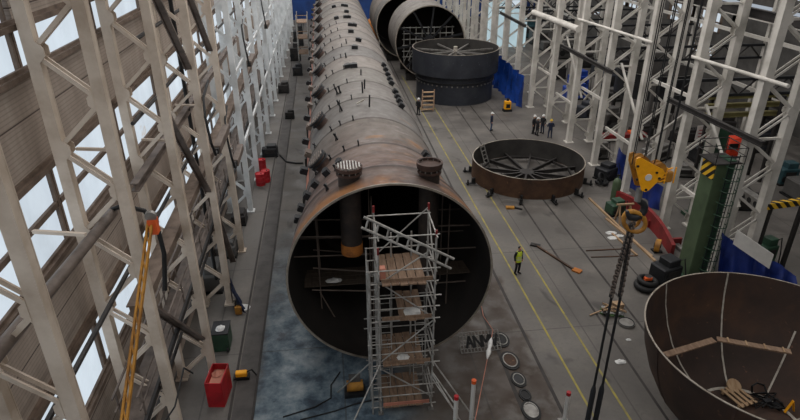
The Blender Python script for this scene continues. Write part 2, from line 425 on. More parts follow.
# ------------------------------------------------------------------ lattice columns
def lattice(name, label, cat, sgn, depth, cw, height, pitch, z0, mat, horiz, group):
    """root at the inner chord; the outer chord stands 'depth' further out"""
    r = thing(name, label, cat, (0, 0, 0), group); xo = sgn * depth
    for x in (0, xo):
        c = MB(); t = 0.035
        c.box((x, -cw / 2 + t / 2, height / 2), (cw, t, height)).box((x, cw / 2 - t / 2, height / 2), (cw, t, height))
        c.box((x - sgn * cw * 0.42, 0, height / 2), (t, cw - 2 * t, height)); c.box((x + sgn * cw * 0.42, 0, height / 2), (t, cw - 2 * t, height))
        c.build('chord', mat, r)
        MB().box((x, 0, 0.04), (cw * 1.7, cw * 1.7, 0.08)).build('base_plate', mat, r)
    z = z0; nodes = []
    side = 0
    while z < height - 0.3:
        nodes.append((xo if side == 0 else 0, z)); z += pitch / 2; side ^= 1
    for (xa, za), (xb, zb) in zip(nodes, nodes[1:]):
        b = MB()
        for yy in (-cw * 0.36, cw * 0.36): b.bar((xa, yy, za), (xb, yy, zb), 0.11, 0.05, (0, 1, 0))
        b.build('lacing_bar', mat, r)
    for (xa, za) in nodes:
        d = sgn * (1 if xa == 0 else -1)
        for yy in (-cw * 0.5, cw * 0.5):
            g = MB(); x1 = xa + d * (cw * 0.5); x2 = xa + d * (cw * 0.5 + 0.17)
            vs = [(x1, yy - 0.012, za - 0.27), (x1, yy - 0.012, za + 0.27), (x2, yy - 0.012, za + 0.1), (x2, yy - 0.012, za - 0.1)]
            vs += [(a, b_ + 0.024, c_) for a, b_, c_ in vs]
            g.add(vs, [(0, 1, 2, 3), (7, 6, 5, 4), (0, 4, 5, 1), (1, 5, 6, 2), (2, 6, 7, 3), (3, 7, 4, 0)])
            g.build('gusset_plate', mat, r)
    if horiz:
        for i in range(1, len(nodes) - 1, 4):
            za = nodes[i][1]; MB().bar((0, 0, za), (xo, 0, za), 0.12, 0.12).build('cross_strut', mat, r)
    return r
GL = 'lattice columns along the left wall'
near = None; far = None
for k in range(-1, 20):
    y = 10.2 + 5.5 * k
    if k < 0: continue
    if k < 5: lab = 'cream lattice steel column on the left, %s from the near end' % ORD[k]
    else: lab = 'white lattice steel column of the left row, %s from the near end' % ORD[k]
    if k < 5:
        if near is None:
            near = lattice('lattice_column', lab, 'column', -1, 1.35, 0.3, 24.9, 2.55, 0.2, 'cream', False, GL); near.location = (-5.8, y, 0)
        else: dup(near, (-5.8, y, 0), label=lab)
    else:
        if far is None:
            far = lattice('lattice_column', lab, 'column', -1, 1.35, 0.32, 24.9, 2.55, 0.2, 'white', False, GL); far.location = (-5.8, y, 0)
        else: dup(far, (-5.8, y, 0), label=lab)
GR = 'lattice columns of the right row'
rc = None
for k in range(0, 17):
    y = 26.4 + 5.5 * k; lab = 'pale grey lattice steel column of the right row, %s from the near end' % ORD[k]
    if rc is None:
        rc = lattice('lattice_column', lab, 'column', 1, 1.95, 0.44, 24.9, 3.0, 0.6, 'grey', True, GR); rc.location = (21.5, y, 0)
    else: dup(rc, (21.5, y, 0), label=lab)
GF = 'slim posts along the far side wall'
pc = None
for k in range(0, 9):
    y = 26.4 + 11 * k; lab = 'slim lattice post by the far right wall, %s from the near end' % ORD[k]
    if pc is None:
        pc = lattice('wall_post', lab, 'post', 1, 1.3, 0.34, 24.9, 2.6, 0.5, 'grey', True, GF); pc.location = (38.5, y, 0)
    else: dup(pc, (38.5, y, 0), label=lab)

# braces and long members on the left
def along(X, p, q, y0, y1):
    a, b = atX(p[0], p[1], X), atX(q[0], q[1], X); sl = (b.z - a.z) / (b.y - a.y)
    return Vector((X, y0, a.z + sl * (y0 - a.y))), Vector((X, y1, a.z + sl * (y1 - a.y)))
p, q = along(-6.5, (0, 350), (113, 212), 2, 16.4)
tag(MB().path([p, q], 0.15, 14).build('service_pipe', 'duct'), 'thick dusty pipe ending at the orange jib on the left wall', 'pipe')
p, q = along(-6.5, (136, 186), (200, 105), 18.6, 45); q.z = p.z
tag(MB().ibeam(p, q, 0.26, 0.3).build('runway_beam', 'duct'), 'grey brown longitudinal beam starting past the thick pipe end', 'beam')
p, q = along(-6.35, (153, 281), (195, 200), 16.0, 60); q.z = p.z
tag(MB().bar(p, q, 0.4, 0.4).bar(p + Vector((0, 0, .22)), q + Vector((0, 0, .22)), 0.56, 0.05).build('cable_tray', 'girt'), 'wide dusty brown cable tray along the left columns', 'cable tray')
t = thing('catwalk', 'grimy narrow catwalk with rails low on the left columns', 'catwalk', (-6.5, 10, 4.6))
MB().box((-6.5, 37, 4.65), (0.8, 46, 0.08)).build('deck', 'duct', t)
for x in (-6.86, -6.14): MB().bar((x, 14, 5.65), (x, 60, 5.65), 0.06, 0.06).bar((x, 14, 5.15), (x, 60, 5.15), 0.05, 0.05).build('handrail', 'duct', t)
for i in range(24):
    for x in (-6.86, -6.14): MB().bar((x, 14.3 + i * 1.97, 4.6), (x, 14.3 + i * 1.97, 5.68), 0.05, 0.05).build('rail_post', 'duct', t)
MB().bar((-6.1, 14, 4.58), (-6.1, 60, 4.58), 0.1, 0.24).build('edge_beam', 'dark', t)
for i in range(9):
    y = 15.7 + 5.5 * i; MB().bar((-7.0, y, 4.5), (-5.7, y, 4.5), .1, .16).bar((-6.05, y, 4.45), (-7.05, y, 3.5), .08, .08, (0, 1, 0)).build('bracket', 'duct', t)
for i, (z, y0, y1, x) in enumerate(((8.9, 6, 40, -6.3), (12.2, 20, 60, -6.6), (3.2, 14, 60, -6.5), (14.6, 22, 70, -6.6))):
    nm = ['thin dark conduit above the catwalk rail', 'straight dark conduit high behind the cream columns', 'low dark conduit under the catwalk', 'topmost dark conduit past the third cream column'][i]
    tag(MB().path([(x, y0, z), (x, y1, z - 0.1)], 0.07, 8).build('conduit', 'dark'), nm, 'conduit')
def brace(y0, z0, y1, z1, lab, mt='duct', x=-5.95):
    tag(MB().bar((x, y0, z0), (x, y1, z1), 0.09, 0.26, (1, 0, 0)).bar((x - 0.14, y0, z0), (x - 0.14, y1, z1), 0.2, 0.05, (1, 0, 0)).build('diagonal_brace', mt), lab, 'brace', 'diagonal braces between left columns')
brace(21.6, 17.6, 26.6, 12.5, 'upper brown brace falling from third to fourth cream column')
brace(21.6, 12.3, 26.6, 6.6, 'lower brown brace falling from third to fourth cream column')
brace(27.0, 17.2, 32.0, 12.2, 'brown brace falling from fourth to fifth cream column')
brace(26.8, 6.4, 30.0, 0.6, 'brown brace reaching the floor by the fourth cream column')
brace(16.0, 7.6, 21.0, 2.2, 'low brown brace falling from second to third cream column')
for i, (y, z) in enumerate(((12.6, 12.1), (15.9, 12.9), (21.4, 11.2), (26.9, 10.9))):
    tag(MB().bar((-6.95, y + 0.3, z - 0.15), (-5.65, y - 0.1, z - 0.1), 0.08, 0.08).build('strut', 'cream'), 'short cream strut sticking out by the %s cream column' % ORD[i], 'strut')
tag(MB().path([(-6.5, 27.6, 18.5), (-6.5, 27.6, 1.0)], 0.09, 10).build('downpipe', 'black'), 'black vertical downpipe behind the fourth cream column', 'pipe')
# white horizontal ties between far left columns
tag(MB().bar((-5.85, 38, 9.4), (-5.85, 118, 9.4), 0.12, 0.2).build('tie_beam', 'white'), 'white tie beam along the far left columns', 'beam')
tag(MB().bar((-5.85, 38, 4.6), (-5.85, 118, 4.6), 0.12, 0.2).build('tie_beam', 'white'), 'lower white tie beam along the far left columns', 'beam')
# orange lattice jib on the left
t = thing('wall_jib', 'orange yellow lattice jib hanging among the left columns', 'jib', (-4.9, 14.3, 7))
a = atX(148, 222, -4.9); b = atX(121, 425, -4.9)
for dx, dy in ((0, 0), (0.11, 0)):
    MB().bar(a + Vector((dx, dy, 0)), b + Vector((dx, dy, 0)), 0.05, 0.09).build('rail', 'jib', t)
m = MB()
for i in range(14):
    p = a.lerp(b, i / 14); q = a.lerp(b, (i + 1) / 14); m.bar(p, q + Vector((0.11, 0, 0)), 0.035, 0.035)
m.build('lacing', 'jib', t)
MB().box(a + Vector((0.12, 0, -0.12)), (0.22, 0.24, 0.42)).build('head', 'orangecap', t)
MB().disc(a + Vector((0.12, -0.05, 0.2)), 0.15, (0, 1, 0.2), 16, 0.1).build('pulley', 'steel', t)
t2 = MB().path([(-6.5, 16.4, 10.75), (-6.1, 16.2, 10.95), (-5.5, 16.1, 10.8), (-5.2, 16.0, 10.3), (-5.1, 15.8, 9.5), (-5.2, 15.5, 8.4)], 0.07, 10).build('hose', 'black')
tag(t2, 'black hose looping from the thick pipe to the orange jib', 'hose')
# long dark lamp boxes with cable loops
for i, (x, y, z, L) in enumerate(((-5.35, 28.5, 8.6, 3.2), (-5.4, 44.0, 9.1, 2.6), (-5.4, 59, 9.2, 2.6), (-5.4, 33.0, 6.0, 2.6))):
    lab = ['long dark cable box with hose loop, nearest on the left columns', 'long dark cable box among white columns, nearer of two', 'long dark cable box among white columns, further of two', 'long dark cable box low beside the fifth cream column'][i]
    t = thing('cable_box', lab, 'cable box', (x, y, z))
    MB().box((x, y, z), (0.34, L, 0.42)).build('casing', 'duct', t, bevel=0.03)
    MB().box((x + 0.02, y - L / 2 - 0.1, z), (0.2, 0.22, 0.26)).build('end_cap', 'dark', t)
    MB().path([(x, y - L / 2, z), (x + 0.1, y - L / 2 - 0.9, z + 0.1), (x + 0.1, y - L / 2 - 1.5, z + 0.9), (x - 0.05, y - L / 2 - 1.2, z + 2.0), (x - 0.2, y - L / 2 - 0.2, z + 2.6), (x - 0.4, y + 0.8, z + 2.7)], 0.06, 8).build('cable', 'black', t)

# ------------------------------------------------------------------ longitudinal members on the right
tag(MB().ibeam((21.1, 24.9, 8.4), (21.1, 33.6, 8.2), 0.24, 0.28).build('conductor_beam', 'dark'), 'dark beam past the nearest right columns above the green column', 'beam')
tag(MB().ibeam((21.1, 41.5, 8.0), (21.1, 51.5, 8.0), 0.24, 0.28).build('conductor_beam', 'dark'), 'dark beam across the fourth and fifth right columns', 'beam')
tag(MB().ibeam((21.1, 62, 8.0), (21.1, 72, 8.0), 0.24, 0.28).build('conductor_beam', 'dark'), 'dark beam above the blue tarpaulin on the right columns', 'beam')
tag(MB().path([(21.2, 36.8, 11.05), (21.2, 49, 10.7)], 0.1, 12).build('tie_tube', 'grey'), 'pale tie tube from the third to the fifth right column', 'tube')
tag(MB().path([(21.2, 24.5, 11.4), (21.2, 32.4, 11.1)], 0.1, 12).build('tie_tube', 'grey'), 'pale tie tube at the two nearest right columns', 'tube')
tag(MB().path([(21.1, 48.5, 9.95), (21.1, 60, 9.7)], 0.27, 14).build('duct_tube', 'grey'), 'thick pale tube along the far right columns', 'tube')
for i in range(6):
    y = 26.4 + 5.5 * i
    z = (3.2, 8.6, 3.4, 5.2, 3.2, 4.4)[i]
    tag(MB().bar((21.9, y + 0.3, z), (21.9, y + 5.2, z - 0.1), 0.14, 0.2).build('tie_beam', 'grey'), 'pale tie beam between %s and %s right columns' % (ORD[i], ORD[i + 1]), 'beam', 'tie beams of the right row')
    lab = 'pale slanting brace between %s and %s right columns' % (ORD[i], ORD[i + 1])
    s = 1 if i % 2 else -1
    tag(MB().bar((22.3, y + 0.3, 6.2 + s * 2.2), (22.3, y + 5.2, 6.2 - s * 2.2), 0.1, 0.16, (1, 0, 0)).build('diagonal_brace', 'grey'), lab, 'brace', 'slanting braces of the right row')
tag(MB().ibeam((23.9, 20, 13.6), (23.9, 118, 13.6), 0.3, 0.5).build('crane_girder', 'dark'), 'dark longitudinal girder high behind the right columns', 'girder')
for z in (4.4, 8.8, 10.3):
    tag(MB().bar((38.1, 26, z), (38.1, 115, z), .2, .3).build('tie_beam', 'grey'), 'pale tie beam along the far side wall posts, %s of three' % {4.4: 'lowest', 8.8: 'middle', 10.3: 'topmost'}[z], 'beam', 'tie beams of the far side wall')
GT = 'dark trusses across the right aisle'
tr = None
for k in range(7):
    y = 37.4 + 11 * k; lab = 'dark truss across the right aisle, %s from the near end' % ORD[k]
    if tr is None:
        tr = thing('aisle_truss', lab, 'truss', (31, y, 7.2), GT)
        for z in (7.2, 8.3): MB().bar((23.4, y, z), (38.5, y, z), .2, .2).build('chord', 'blacksteel', tr)
        for i in range(12):
            x = 23.8 + i * 1.2; MB().bar((x, y, 7.2 + (i % 2) * 1.1), (x + 1.2, y, 8.3 - (i % 2) * 1.1), .1, .1).build('lacing_bar', 'dark', tr)
    else: dup(tr, (31, y, 7.2), label=lab)
# ------------------------------------------------------------------ the pile
PX, PZ, PR, PY0, PY1 = 2.2, 4.92, 4.33, 20.6, 97.0
BR = 3.68                                               # the pile narrows behind its flared mouth
def pr_at(y):
    f = min(1.0, max(0.0, (y - PY0) / 6.3)); f = 0.35 * f + 0.65 * f * f * (3 - 2 * f); return PR + (BR - PR) * f
def on_pile(y, deg, up=0.0):
    a = math.radians(deg); r = pr_at(y) + up; return Vector((PX + r * math.cos(a), y, PZ + r * math.sin(a)))
pile = thing('steel_pile', 'huge rusty steel pile lying lengthwise down the hall', 'pile', (PX, PY0, PZ - PR))
seams = [22.9 + 4 * k for k in range(0, 19) if 22.9 + 4 * k < PY1 - 1]
prof = [(pr_at(PY0 + i * .45), PY0 + i * .45) for i in range(16)]
for s_ in seams:
    prof = [q for q in prof if abs(q[1] - s_) > .2]; r_ = pr_at(s_)
    prof += [(r_, s_ - 0.12), (r_ + 0.04, s_ - 0.05), (r_ + 0.04, s_ + 0.05), (r_, s_ + 0.12)]
prof.sort(key=lambda q: q[1]); prof.append((BR, PY1))
MB().lathe(prof, 128, (PX, 0, PZ), 'Y').build('shell', 'pile', pile)
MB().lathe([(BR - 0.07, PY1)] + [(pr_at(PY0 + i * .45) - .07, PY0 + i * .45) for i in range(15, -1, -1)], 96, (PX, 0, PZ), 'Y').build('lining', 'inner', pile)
MB().lathe([(PR - 0.08, PY0 + 0.02), (PR - 0.08, PY0 - 0.02), (PR + 0.01, PY0 - 0.02), (PR + 0.01, PY0 + 0.02)], 128, (PX, 0, PZ), 'Y', closed=True).build('rim', 'edge', pile)
mb = MB(); a0, a1 = math.radians(158), math.radians(168)
mb.lathe([(BR + 0.02, 28), (BR + 0.02, 95)], 6, (PX, 0, PZ), 'Y', a0, a1); mb.build('salmon_band', 'salmon', pile, 'salmon coloured strip along the left flank')  # thin salmon coloured strip just off the left flank
for i in (28, 48, 72): MB().lathe([(BR - 0.4, i), (BR - 0.08, i), (BR - 0.08, i + 0.3), (BR - 0.4, i + 0.3)], 72, (PX, 0, PZ), 'Y', closed=True).build('stiffener', 'inner', pile)
def nozzle(x, y, bottom, cap_r, lab, mt):
    top = PZ + math.sqrt(pr_at(y) ** 2 - (x - PX) ** 2) + 0.55
    p = MB().path([(x, y, top), (x, y, bottom)], cap_r * 0.82, 24).build('nozzle', mt, pile, lab)
    MB().disc((x, y, top + 0.02), cap_r, (0, 0, 1), 28, 0.14).disc((x, y, top - 0.2), cap_r * 0.96, (0, 0, 1), 28, 0.1).build('flange', 'darkred', p)
    for i in range(12): a = 2 * PI * i / 12; MB().tube((x + cap_r * 0.9 * math.cos(a), y + cap_r * 0.9 * math.sin(a), top - 0.2), (x + cap_r * 0.9 * math.cos(a), y + cap_r * 0.9 * math.sin(a), top + 0.14), 0.03, 6).build('bolt', 'steel', p)
    return p, top
p, tp = nozzle(0.66, 21.95, 5.55, 0.55, 'dark pipe through the shell, left of two at the rim, its end rusted orange', 'nozzle')  # dark brown steel along the whole pipe
MB().path([(0.66, 21.95, 6.0), (0.66, 21.95, 5.5)], 0.47, 24).build('rusty_end', 'rustcap', p)
m = MB()
for i in range(8): 
    xx = -0.42 + i * 0.12; L = math.sqrt(max(0.01, 0.47 ** 2 - xx ** 2)); m.bar((0.66 + xx, 21.95 - L, tp + 0.12), (0.66 + xx, 21.95 + L, tp + 0.12), 0.05, 0.06)
m.build('slatted_cover', 'tube', p, 'pale slatted cover')
p, tp = nozzle(3.95, 21.95, 3.4, 0.52, 'dark pipe through the shell, right of two at the rim', 'nozzle')
MB().lathe([(0.54, tp + 0.06), (0.54, tp + 0.2), (0.46, tp + 0.2), (0.46, tp + 0.06)], 28, (3.95, 21.95, 0), closed=True).build('collar', 'darkred', p)
for i in range(11):
    y = 27.0 + 6.35 * i
    d = Vector((math.cos(math.radians(135)), 0, math.sin(math.radians(135))))
    q = on_pile(y, 135)
    p = MB().path([q - d * 0.3, q + d * 0.5], 0.42, 20).build('side_nozzle', 'darkred', pile, 'side nozzle with ribbed cap on the left flank')
    MB().disc(q + d * 0.5, 0.56, d, 24, 0.1).disc(q + d * 0.3, 0.54, d, 24, 0.08).build('flange', 'blacksteel', p)
    m = MB(); u = Vector((0, 1, 0)); w = d.cross(u)
    for j in range(7):
        xx = -0.42 + j * 0.14; L = math.sqrt(0.5 ** 2 - xx ** 2); m.bar(q + d * 0.57 + w * xx - u * L, q + d * 0.57 + w * xx + u * L, 0.05, 0.05)
    m.build('cap_rib', 'duct', p)
# clamps and cleats on the shell
nc = 0
def block(y, deg, sx, sy, h, mt='blacksteel', nm='clamp'):
    a = math.radians(deg); rot = Matrix.Rotation(-(a - PI / 2), 3, 'Y')
    return MB().box(on_pile(y, deg, h / 2 - 0.02), (sx, sy, h), rot).box(on_pile(y, deg, h - 0.04), (sx * 0.5, sy * 1.3, h * 0.3), rot).build(nm, mt, pile)
for deg in (118, 128.5, 139, 148, 157, 165): block(25.0 - (deg - 118) * 0.012, deg, 0.3, 0.36, 0.3)
for y, deg in ((49.6, 87), (53.2, 79), (43.1, 100), (43.0, 93.5), (57.2, 86), (61, 84), (61.2, 78), (66, 103), (66, 88), (66.2, 83), (70, 84), (75, 82), (75, 104), (75.1, 87), (82, 86), (82, 102)): block(y, deg, 0.5, 0.5, 0.3)
for i in range(14):
    y = 30 + i * 4.7
    block(y, 163, 0.34, 0.4, 0.42); block(y + 1.5, 156, 0.3, 0.6, 0.34, 'duct')
for y in (25.6, 26.2, 27.0, 35.0, 36.0, 37.0, 38.2, 40.5, 41.6, 43, 44.5, 46): block(y, 50 if y < 30 else 54, 0.34, 0.4, 0.3)
def pin(y, deg, h=0.35, r=0.035, k='lug'):
    d = Vector((math.cos(math.radians(deg)), 0, math.sin(math.radians(deg)))); q = on_pile(y, deg)
    return MB().tube(q - d * 0.03, q + d * h, r, 8).box(q + d * h * 0.5, (0.05, 0.2, h)).build(k, 'blacksteel', pile)
for y, deg, h in ((37.0, 88, 0.6), (37.1, 112, 0.5), (37.1, 115, 0.5), (33.0, 88, 0.7), (33.3, 113, 0.7), (40.6, 88, 0.4), (22.3, 125, 0.3), (24.6, 121, 0.3), (36.0, 91, 0.7), (46.5, 100, 0.4), (52, 96, 0.4), (29, 120, 0.4)): pin(y, deg, h, 0.05)
for s_ in seams[1:11]:
    for deg in (104, 116, 126, 144): pin(s_, deg + random.uniform(-2, 2), 0.3, 0.03)
m = MB().bar(on_pile(33.4, 99, 0.12), on_pile(33.4, 92, 0.3), 0.1, 0.08).build('rod', 'chalk', pile)
# cradles carrying the pile
for i, y in enumerate((30.0, 37.5, 45, 52.5, 60, 69, 78, 90)):
    t = thing('pile_cradle', 'dark roller cradle under the pile, %s from its open end' % ORD[i], 'cradle', (PX, y, 0), 'cradles under the pile')
    MB().box((PX, y, 0.14), (7.6, 0.9, 0.28)).build('base', 'blacksteel', t)
    for sg in (-1, 1):
        a = math.radians(270 + sg * 32)
        MB().disc((PX + (BR + 0.46) * math.cos(a), y, PZ + (BR + 0.46) * math.sin(a)), 0.44, (0, 1, 0), 24, 0.5).build('roller', 'black', t)
        for dy in (-0.33, 0.33): MB().box((PX + sg * 2.2, y + dy, 0.8), (1.0, 0.06, 1.1)).build('bracket', 'blacksteel', t)
    for sg in (-1, 1): MB().box((PX + sg * 4.0, y, 0.5), (0.7, 0.8, 1.0)).box((PX + sg * 4.1, y, 1.1), (0.3, 0.3, 0.4)).build('drive_box', 'dark', t, bevel=0.03)

# ------------------------------------------------------------------ scaffolds
sc = thing('scaffold_tower', 'tall galvanised scaffold tower in front of the open pile end', 'scaffold', (2.5, 18.8, 0))
XS = (1.45, 3.55); YS = (18.0, 19.7)
tops = {(0, 1): 8.75, (1, 1): 8.75, (1, 0): 8.5, (0, 0): 7.9}
for i, x in enumerate(XS):
    for j, y in enumerate(YS):
        t = MB().tube((x, y, 0), (x, y, tops[(i, j)]), 0.036, 8).build('standard', 'tube', sc)
        MB().tube((x, y, tops[(i, j)] - 0.25), (x, y, tops[(i, j)] + 0.02), 0.045, 8).build('joint', 'redbase', t)
        MB().box((x, y, 0.01), (0.22, 0.22, 0.02)).build('foot_plate', 'steel', t)
for y in (18.0, 18.85, 19.7): MB().tube((1.12, y, 0), (1.12, y, 6.9), 0.036, 8).build('standard', 'tube', sc)
for x in (2.1, 2.9): MB().tube((x, 19.7, 0), (x, 19.7, 7.6), 0.036, 8).build('standard', 'tube', sc)
decks = (6.45, 4.75, 2.6, 0.4)
for z in decks:
    for dz in (-0.06, 0.5, 1.0):
        if z > 6 and dz > 0.9: dz = 1.9
        for y in YS: MB().tube((1.0 + random.uniform(-.06, .2), y, z + dz), (3.65 + random.uniform(-.05, .2), y, z + dz), 0.026, 8).build('ledger', 'tube', sc)
        for x in XS: MB().tube((x, 17.75, z + dz), (x, 19.95, z + dz), 0.03, 8).build('ledger', 'tube', sc)
    for k in range(5):
        x = 1.72 + k * 0.33
        if z == 4.75 and k in (0, 1): continue
        o = MB().box((x, 18.85 + random.uniform(-.04, .04), z + 0.02), (0.3, 2.2 if z > 6 else 1.95, 0.05)).build('plank', 'plank', sc)
    MB().box((2.5, 17.95, z + 0.1), (1.9, 0.04, 0.16)).build('toe_board', 'plank' if z > 1 else 'salmon', sc)
dg = [((1.45, 18, 6.5), (3.55, 18, 4.7)), ((1.45, 19.7, 6.6), (3.55, 19.7, 8.6)), ((1.45, 18, 2.7), (3.55, 18, 4.6)), ((1.45, 18, 2.4), (3.55, 18, 0.7)), ((3.55, 18, 6.6), (3.55, 19.7, 8.4)),
      ((1.45, 18, 4.8), (1.45, 19.7, 6.4)), ((3.55, 18, 4.4), (3.55, 19.7, 2.8)), ((1.45, 19.7, 2.7), (1.45, 18, 0.7)), ((1.45, 18, 6.5), (1.45, 19.7, 8.4)), ((3.55, 18, 2.6), (3.55, 19.7, 0.7)), ((1.12, 18, 0.5), (1.12, 19.7, 2.5)), ((1.12, 18, 2.6), (1.12, 19.7, 4.5)),
      ((1.12, 18, 4.5), (1.12, 19.7, 6.5)), ((1.45, 18, 6.4), (3.2, 18, 7.6))]
for a, b in dg: MB().tube(a, b, 0.028, 8).build('diagonal', 'tube', sc)
for a, b in (((1.45, 18.0, 2.6), (-0.6, 15.6, 0.03)), ((3.55, 18.0, 2.6), (5.4, 16.6, 0.03)), ((1.2, 18.4, 2.5), (-0.3, 19.4, 0.03)), ((3.55, 18, 1.9), (4.9, 16, 0.03))):
    MB().tube(a, b, 0.03, 8).build('raker', 'tube', sc)
def ladder(name, p, q, w, n, r, mat, parent, dirv, label=None):
    p, q = Vector(p), Vector(q); d = Vector(dirv).normalized() * w / 2
    b = MB().tube(p - d, q - d, r, 8).tube(p + d, q + d, r, 8)
    for i in range(n):
        c = p.lerp(q, (i + 0.5) / n); b.tube(c - d, c + d, r * 0.8, 6)
    return b.build(name, mat, parent, label)
ladder('ladder', (1.75, 18.9, 0.6), (1.75, 19.4, 2.7), 0.4, 7, 0.02, 'tube', sc, (1, 0, 0))
ladder('ladder', (3.15, 18.9, 0.6), (3.15, 19.4, 2.7), 0.4, 7, 0.02, 'tube', sc, (1, 0, 0))
ladder('ladder', (1.8, 18.8, 2.6), (1.8, 19.4, 4.7), 0.4, 7, 0.02, 'tube', sc, (1, 0, 0))
ladder('ladder', (3.2, 18.8, 2.6), (3.2, 19.4, 4.7), 0.4, 7, 0.02, 'tube', sc, (1, 0, 0))
ladder('ladder', (1.28, 18.2, 0.0), (1.28, 18.5, 6.6), 0.26, 22, 0.02, 'tube', sc, (1, 0, 0))
MB().box((2.9, 18.7, 4.75), (0.7, 0.5, 0.1)).build('sack', 'cloth', sc) if False else None
a = atY(364, 217, 18.0); b = atY(454, 259, 18.0)
MB().tube(a, b, 0.05, 8).build('lattice_rail', 'tube', sc)
tt = MB(); n_ = Vector((0.1, 0, 0.4)); tt.tube(a - n_, b - n_, 0.05, 8)
for i in range(9): c = a.lerp(b, (i + 0.4) / 9); tt.tube(c, c - n_, 0.04, 6)
tt.build('lattice_girder', 'tube', sc, 'ladder shaped lattice girder lashed across the top')
def rag(name, c, sx, sy, lab, mt='cloth', seed=0):
    rnd = random.Random(seed); nx, ny = 7, 5; m = MB(); vs = []
    for l in (0, 1):
        for i in range(nx):
            for j in range(ny):
                u, v = i / (nx - 1) - .5, j / (ny - 1) - .5
                k_ = 1 - 0.35 * (abs(u) + abs(v))
                vs.append((c[0] + u * sx * k_ + rnd.uniform(-.03, .03) * (l == 0), c[1] + v * sy * k_, c[2] + 0.015 + (0.06 + 0.12 * rnd.random()) * max(0, 0.7 - abs(u) - abs(v)) * (1 if l == 0 else 0)))
    fs = []
    for i in range(nx - 1):
        for j in range(ny - 1):
            q = [i * ny + j, (i + 1) * ny + j, (i + 1) * ny + j + 1, i * ny + j + 1]; fs.append(q); fs.append([w + nx * ny for w in q[::-1]])
    m.add(vs, fs); return tag(m.build(name, mt), lab, 'sheet')
rag('rag', (2.75, 18.3, 4.8), 0.8, 0.7, 'white rag on the second deck of the scaffold tower', seed=3)
rag('rag', (2.4, 18.25, 2.65), 0.6, 0.5, 'pale rag on the third deck of the scaffold tower', seed=4)
o = tag(MB().box((1.62, 18.25, 6.72), (0.22, 0.3, 0.5)).build('tool_bag', 'salmon', bevel=0.03), 'salmon red bag on the top deck of the scaffold tower', 'bag')

si = thing('interior_scaffold', 'dim tube scaffold standing inside the open pile', 'scaffold', (PX, 23, PZ - PR + 0.1))
Yi = 22.6
def inx(px, py, Y=Yi): return atY(px, py, Y)
def botz(x, Y): return PZ - math.sqrt(max(0.05, (pr_at(Y) - .07) ** 2 - (x - PX) ** 2))
for px, y0 in ((315, 212), (371, 196), (450, 204), (438, 200)):
    for Y in (22.6, 24.2):
        p = inx(px, y0, 22.6); MB().tube((p.x, Y, botz(p.x, Y)), (p.x, Y, p.z), 0.03, 8).build('standard', 'duct', si)  # tubes take a darker paint to imitate shade inside the pile
for (x0, y0, x1, y1) in ((292, 257, 372, 254), (313, 268, 375, 272), (312, 290, 376, 291), (436, 249, 483, 247), (300, 237, 372, 236), (436, 283, 478, 280), (436, 226, 470, 225)):
    for Y in (22.6, 24.2):
        a, b = inx(x0, y0, 22.6), inx(x1, y1, 22.6)
        MB().tube((a.x, Y, a.z), (b.x, Y, b.z), 0.035, 8).build('ledger', 'duct', si)
for k in range(4):
    a, b = inx(304, 282, 22.6), inx(374, 282, 22.6)
    MB().box(((a.x + b.x) / 2, 22.7 + k * 0.36, a.z - 0.25), (b.x - a.x, 0.33, 0.05)).build('plank', 'shadeplank', si)
for k in range(3):
    a, b = inx(437, 272, 22.6), inx(472, 272, 22.6)
    MB().box(((a.x + b.x) / 2, 22.7 + k * 0.36, a.z - 0.1), (b.x - a.x, 0.33, 0.05)).build('plank', 'shadeplank', si)
a, b = inx(320, 292), inx(340, 326); MB().tube(a, b, 0.03, 8).build('diagonal', 'duct', si)
a, b = inx(340, 326), inx(372, 335); MB().tube(a, b, 0.03, 8).build('diagonal', 'duct', si)
a = inx(334, 281); rag('sheet', (a.x, a.y + 0.2, a.z - 0.12), 0.9, 0.5, 'crumpled white sheet on planks inside the pile', seed=8)

# guard posts with caps at the bottom edge
for i, (px, py, Y) in enumerate(((474, 380, 16.6), (456.5, 396, 16.2), (569, 392, 16.6))):
    q = atY(px, py, Y); lab = ['grey pipe post with orange cap, middle of three at the front', 'grey pipe post with small red cap beside the scaffold', 'grey pipe post with red cap by the yellow line'][i]
    t = thing('guard_post', lab, 'post', (q.x, Y, 0))
    MB().tube((q.x, Y, 0.0), (q.x, Y, q.z - 0.16), 0.085, 14).build('pipe', 'board', t)
    MB().tube((q.x, Y, q.z - 0.16), (q.x, Y, q.z), 0.09, 14).build('cap', ('orangecap', 'red', 'red')[i], t)
    MB().box((q.x, Y, 0.02), (0.4, 0.4, 0.04)).build('base_plate', 'steel', t)
tag(MB().path([(4.25, 16.2, 1.7), (3.56, 18.0, 2.0)], 0.028, 8).path([(4.25, 16.2, 1.35), (3.56, 18.0, 1.65)], 0.028, 8).build('hand_rail', 'tube'), 'pair of pale rails from scaffold tower to red capped post', 'rail')

# tag line with rag
a = gnd(493, 330, 0.9); b = atY(474, 425, 15.6); c = a.lerp(b, 0.22)
tag(MB().path([(7.0, 23.6, 1.2), (6.9, 22.6, 1.05), a, c, a.lerp(b, 0.6) - Vector((0, 0, 0.05)), b], 0.018, 6).build('tag_line', 'salmon'), 'pale red rope running to the bottom edge past orange capped post', 'rope')
m = MB(); q0 = a.lerp(b, 0.1); q1 = a.lerp(b, 0.36)
pts = [q0.lerp(q1, i / 6) for i in range(7)]; m.path(pts, [0.02, 0.09, 0.11, 0.07, 0.12, 0.08, 0.02], 9)
m.build('rag', 'cloth'); tag(COL.objects[-1], 'white rag knotted round the rope beside the letter sign', 'rag')

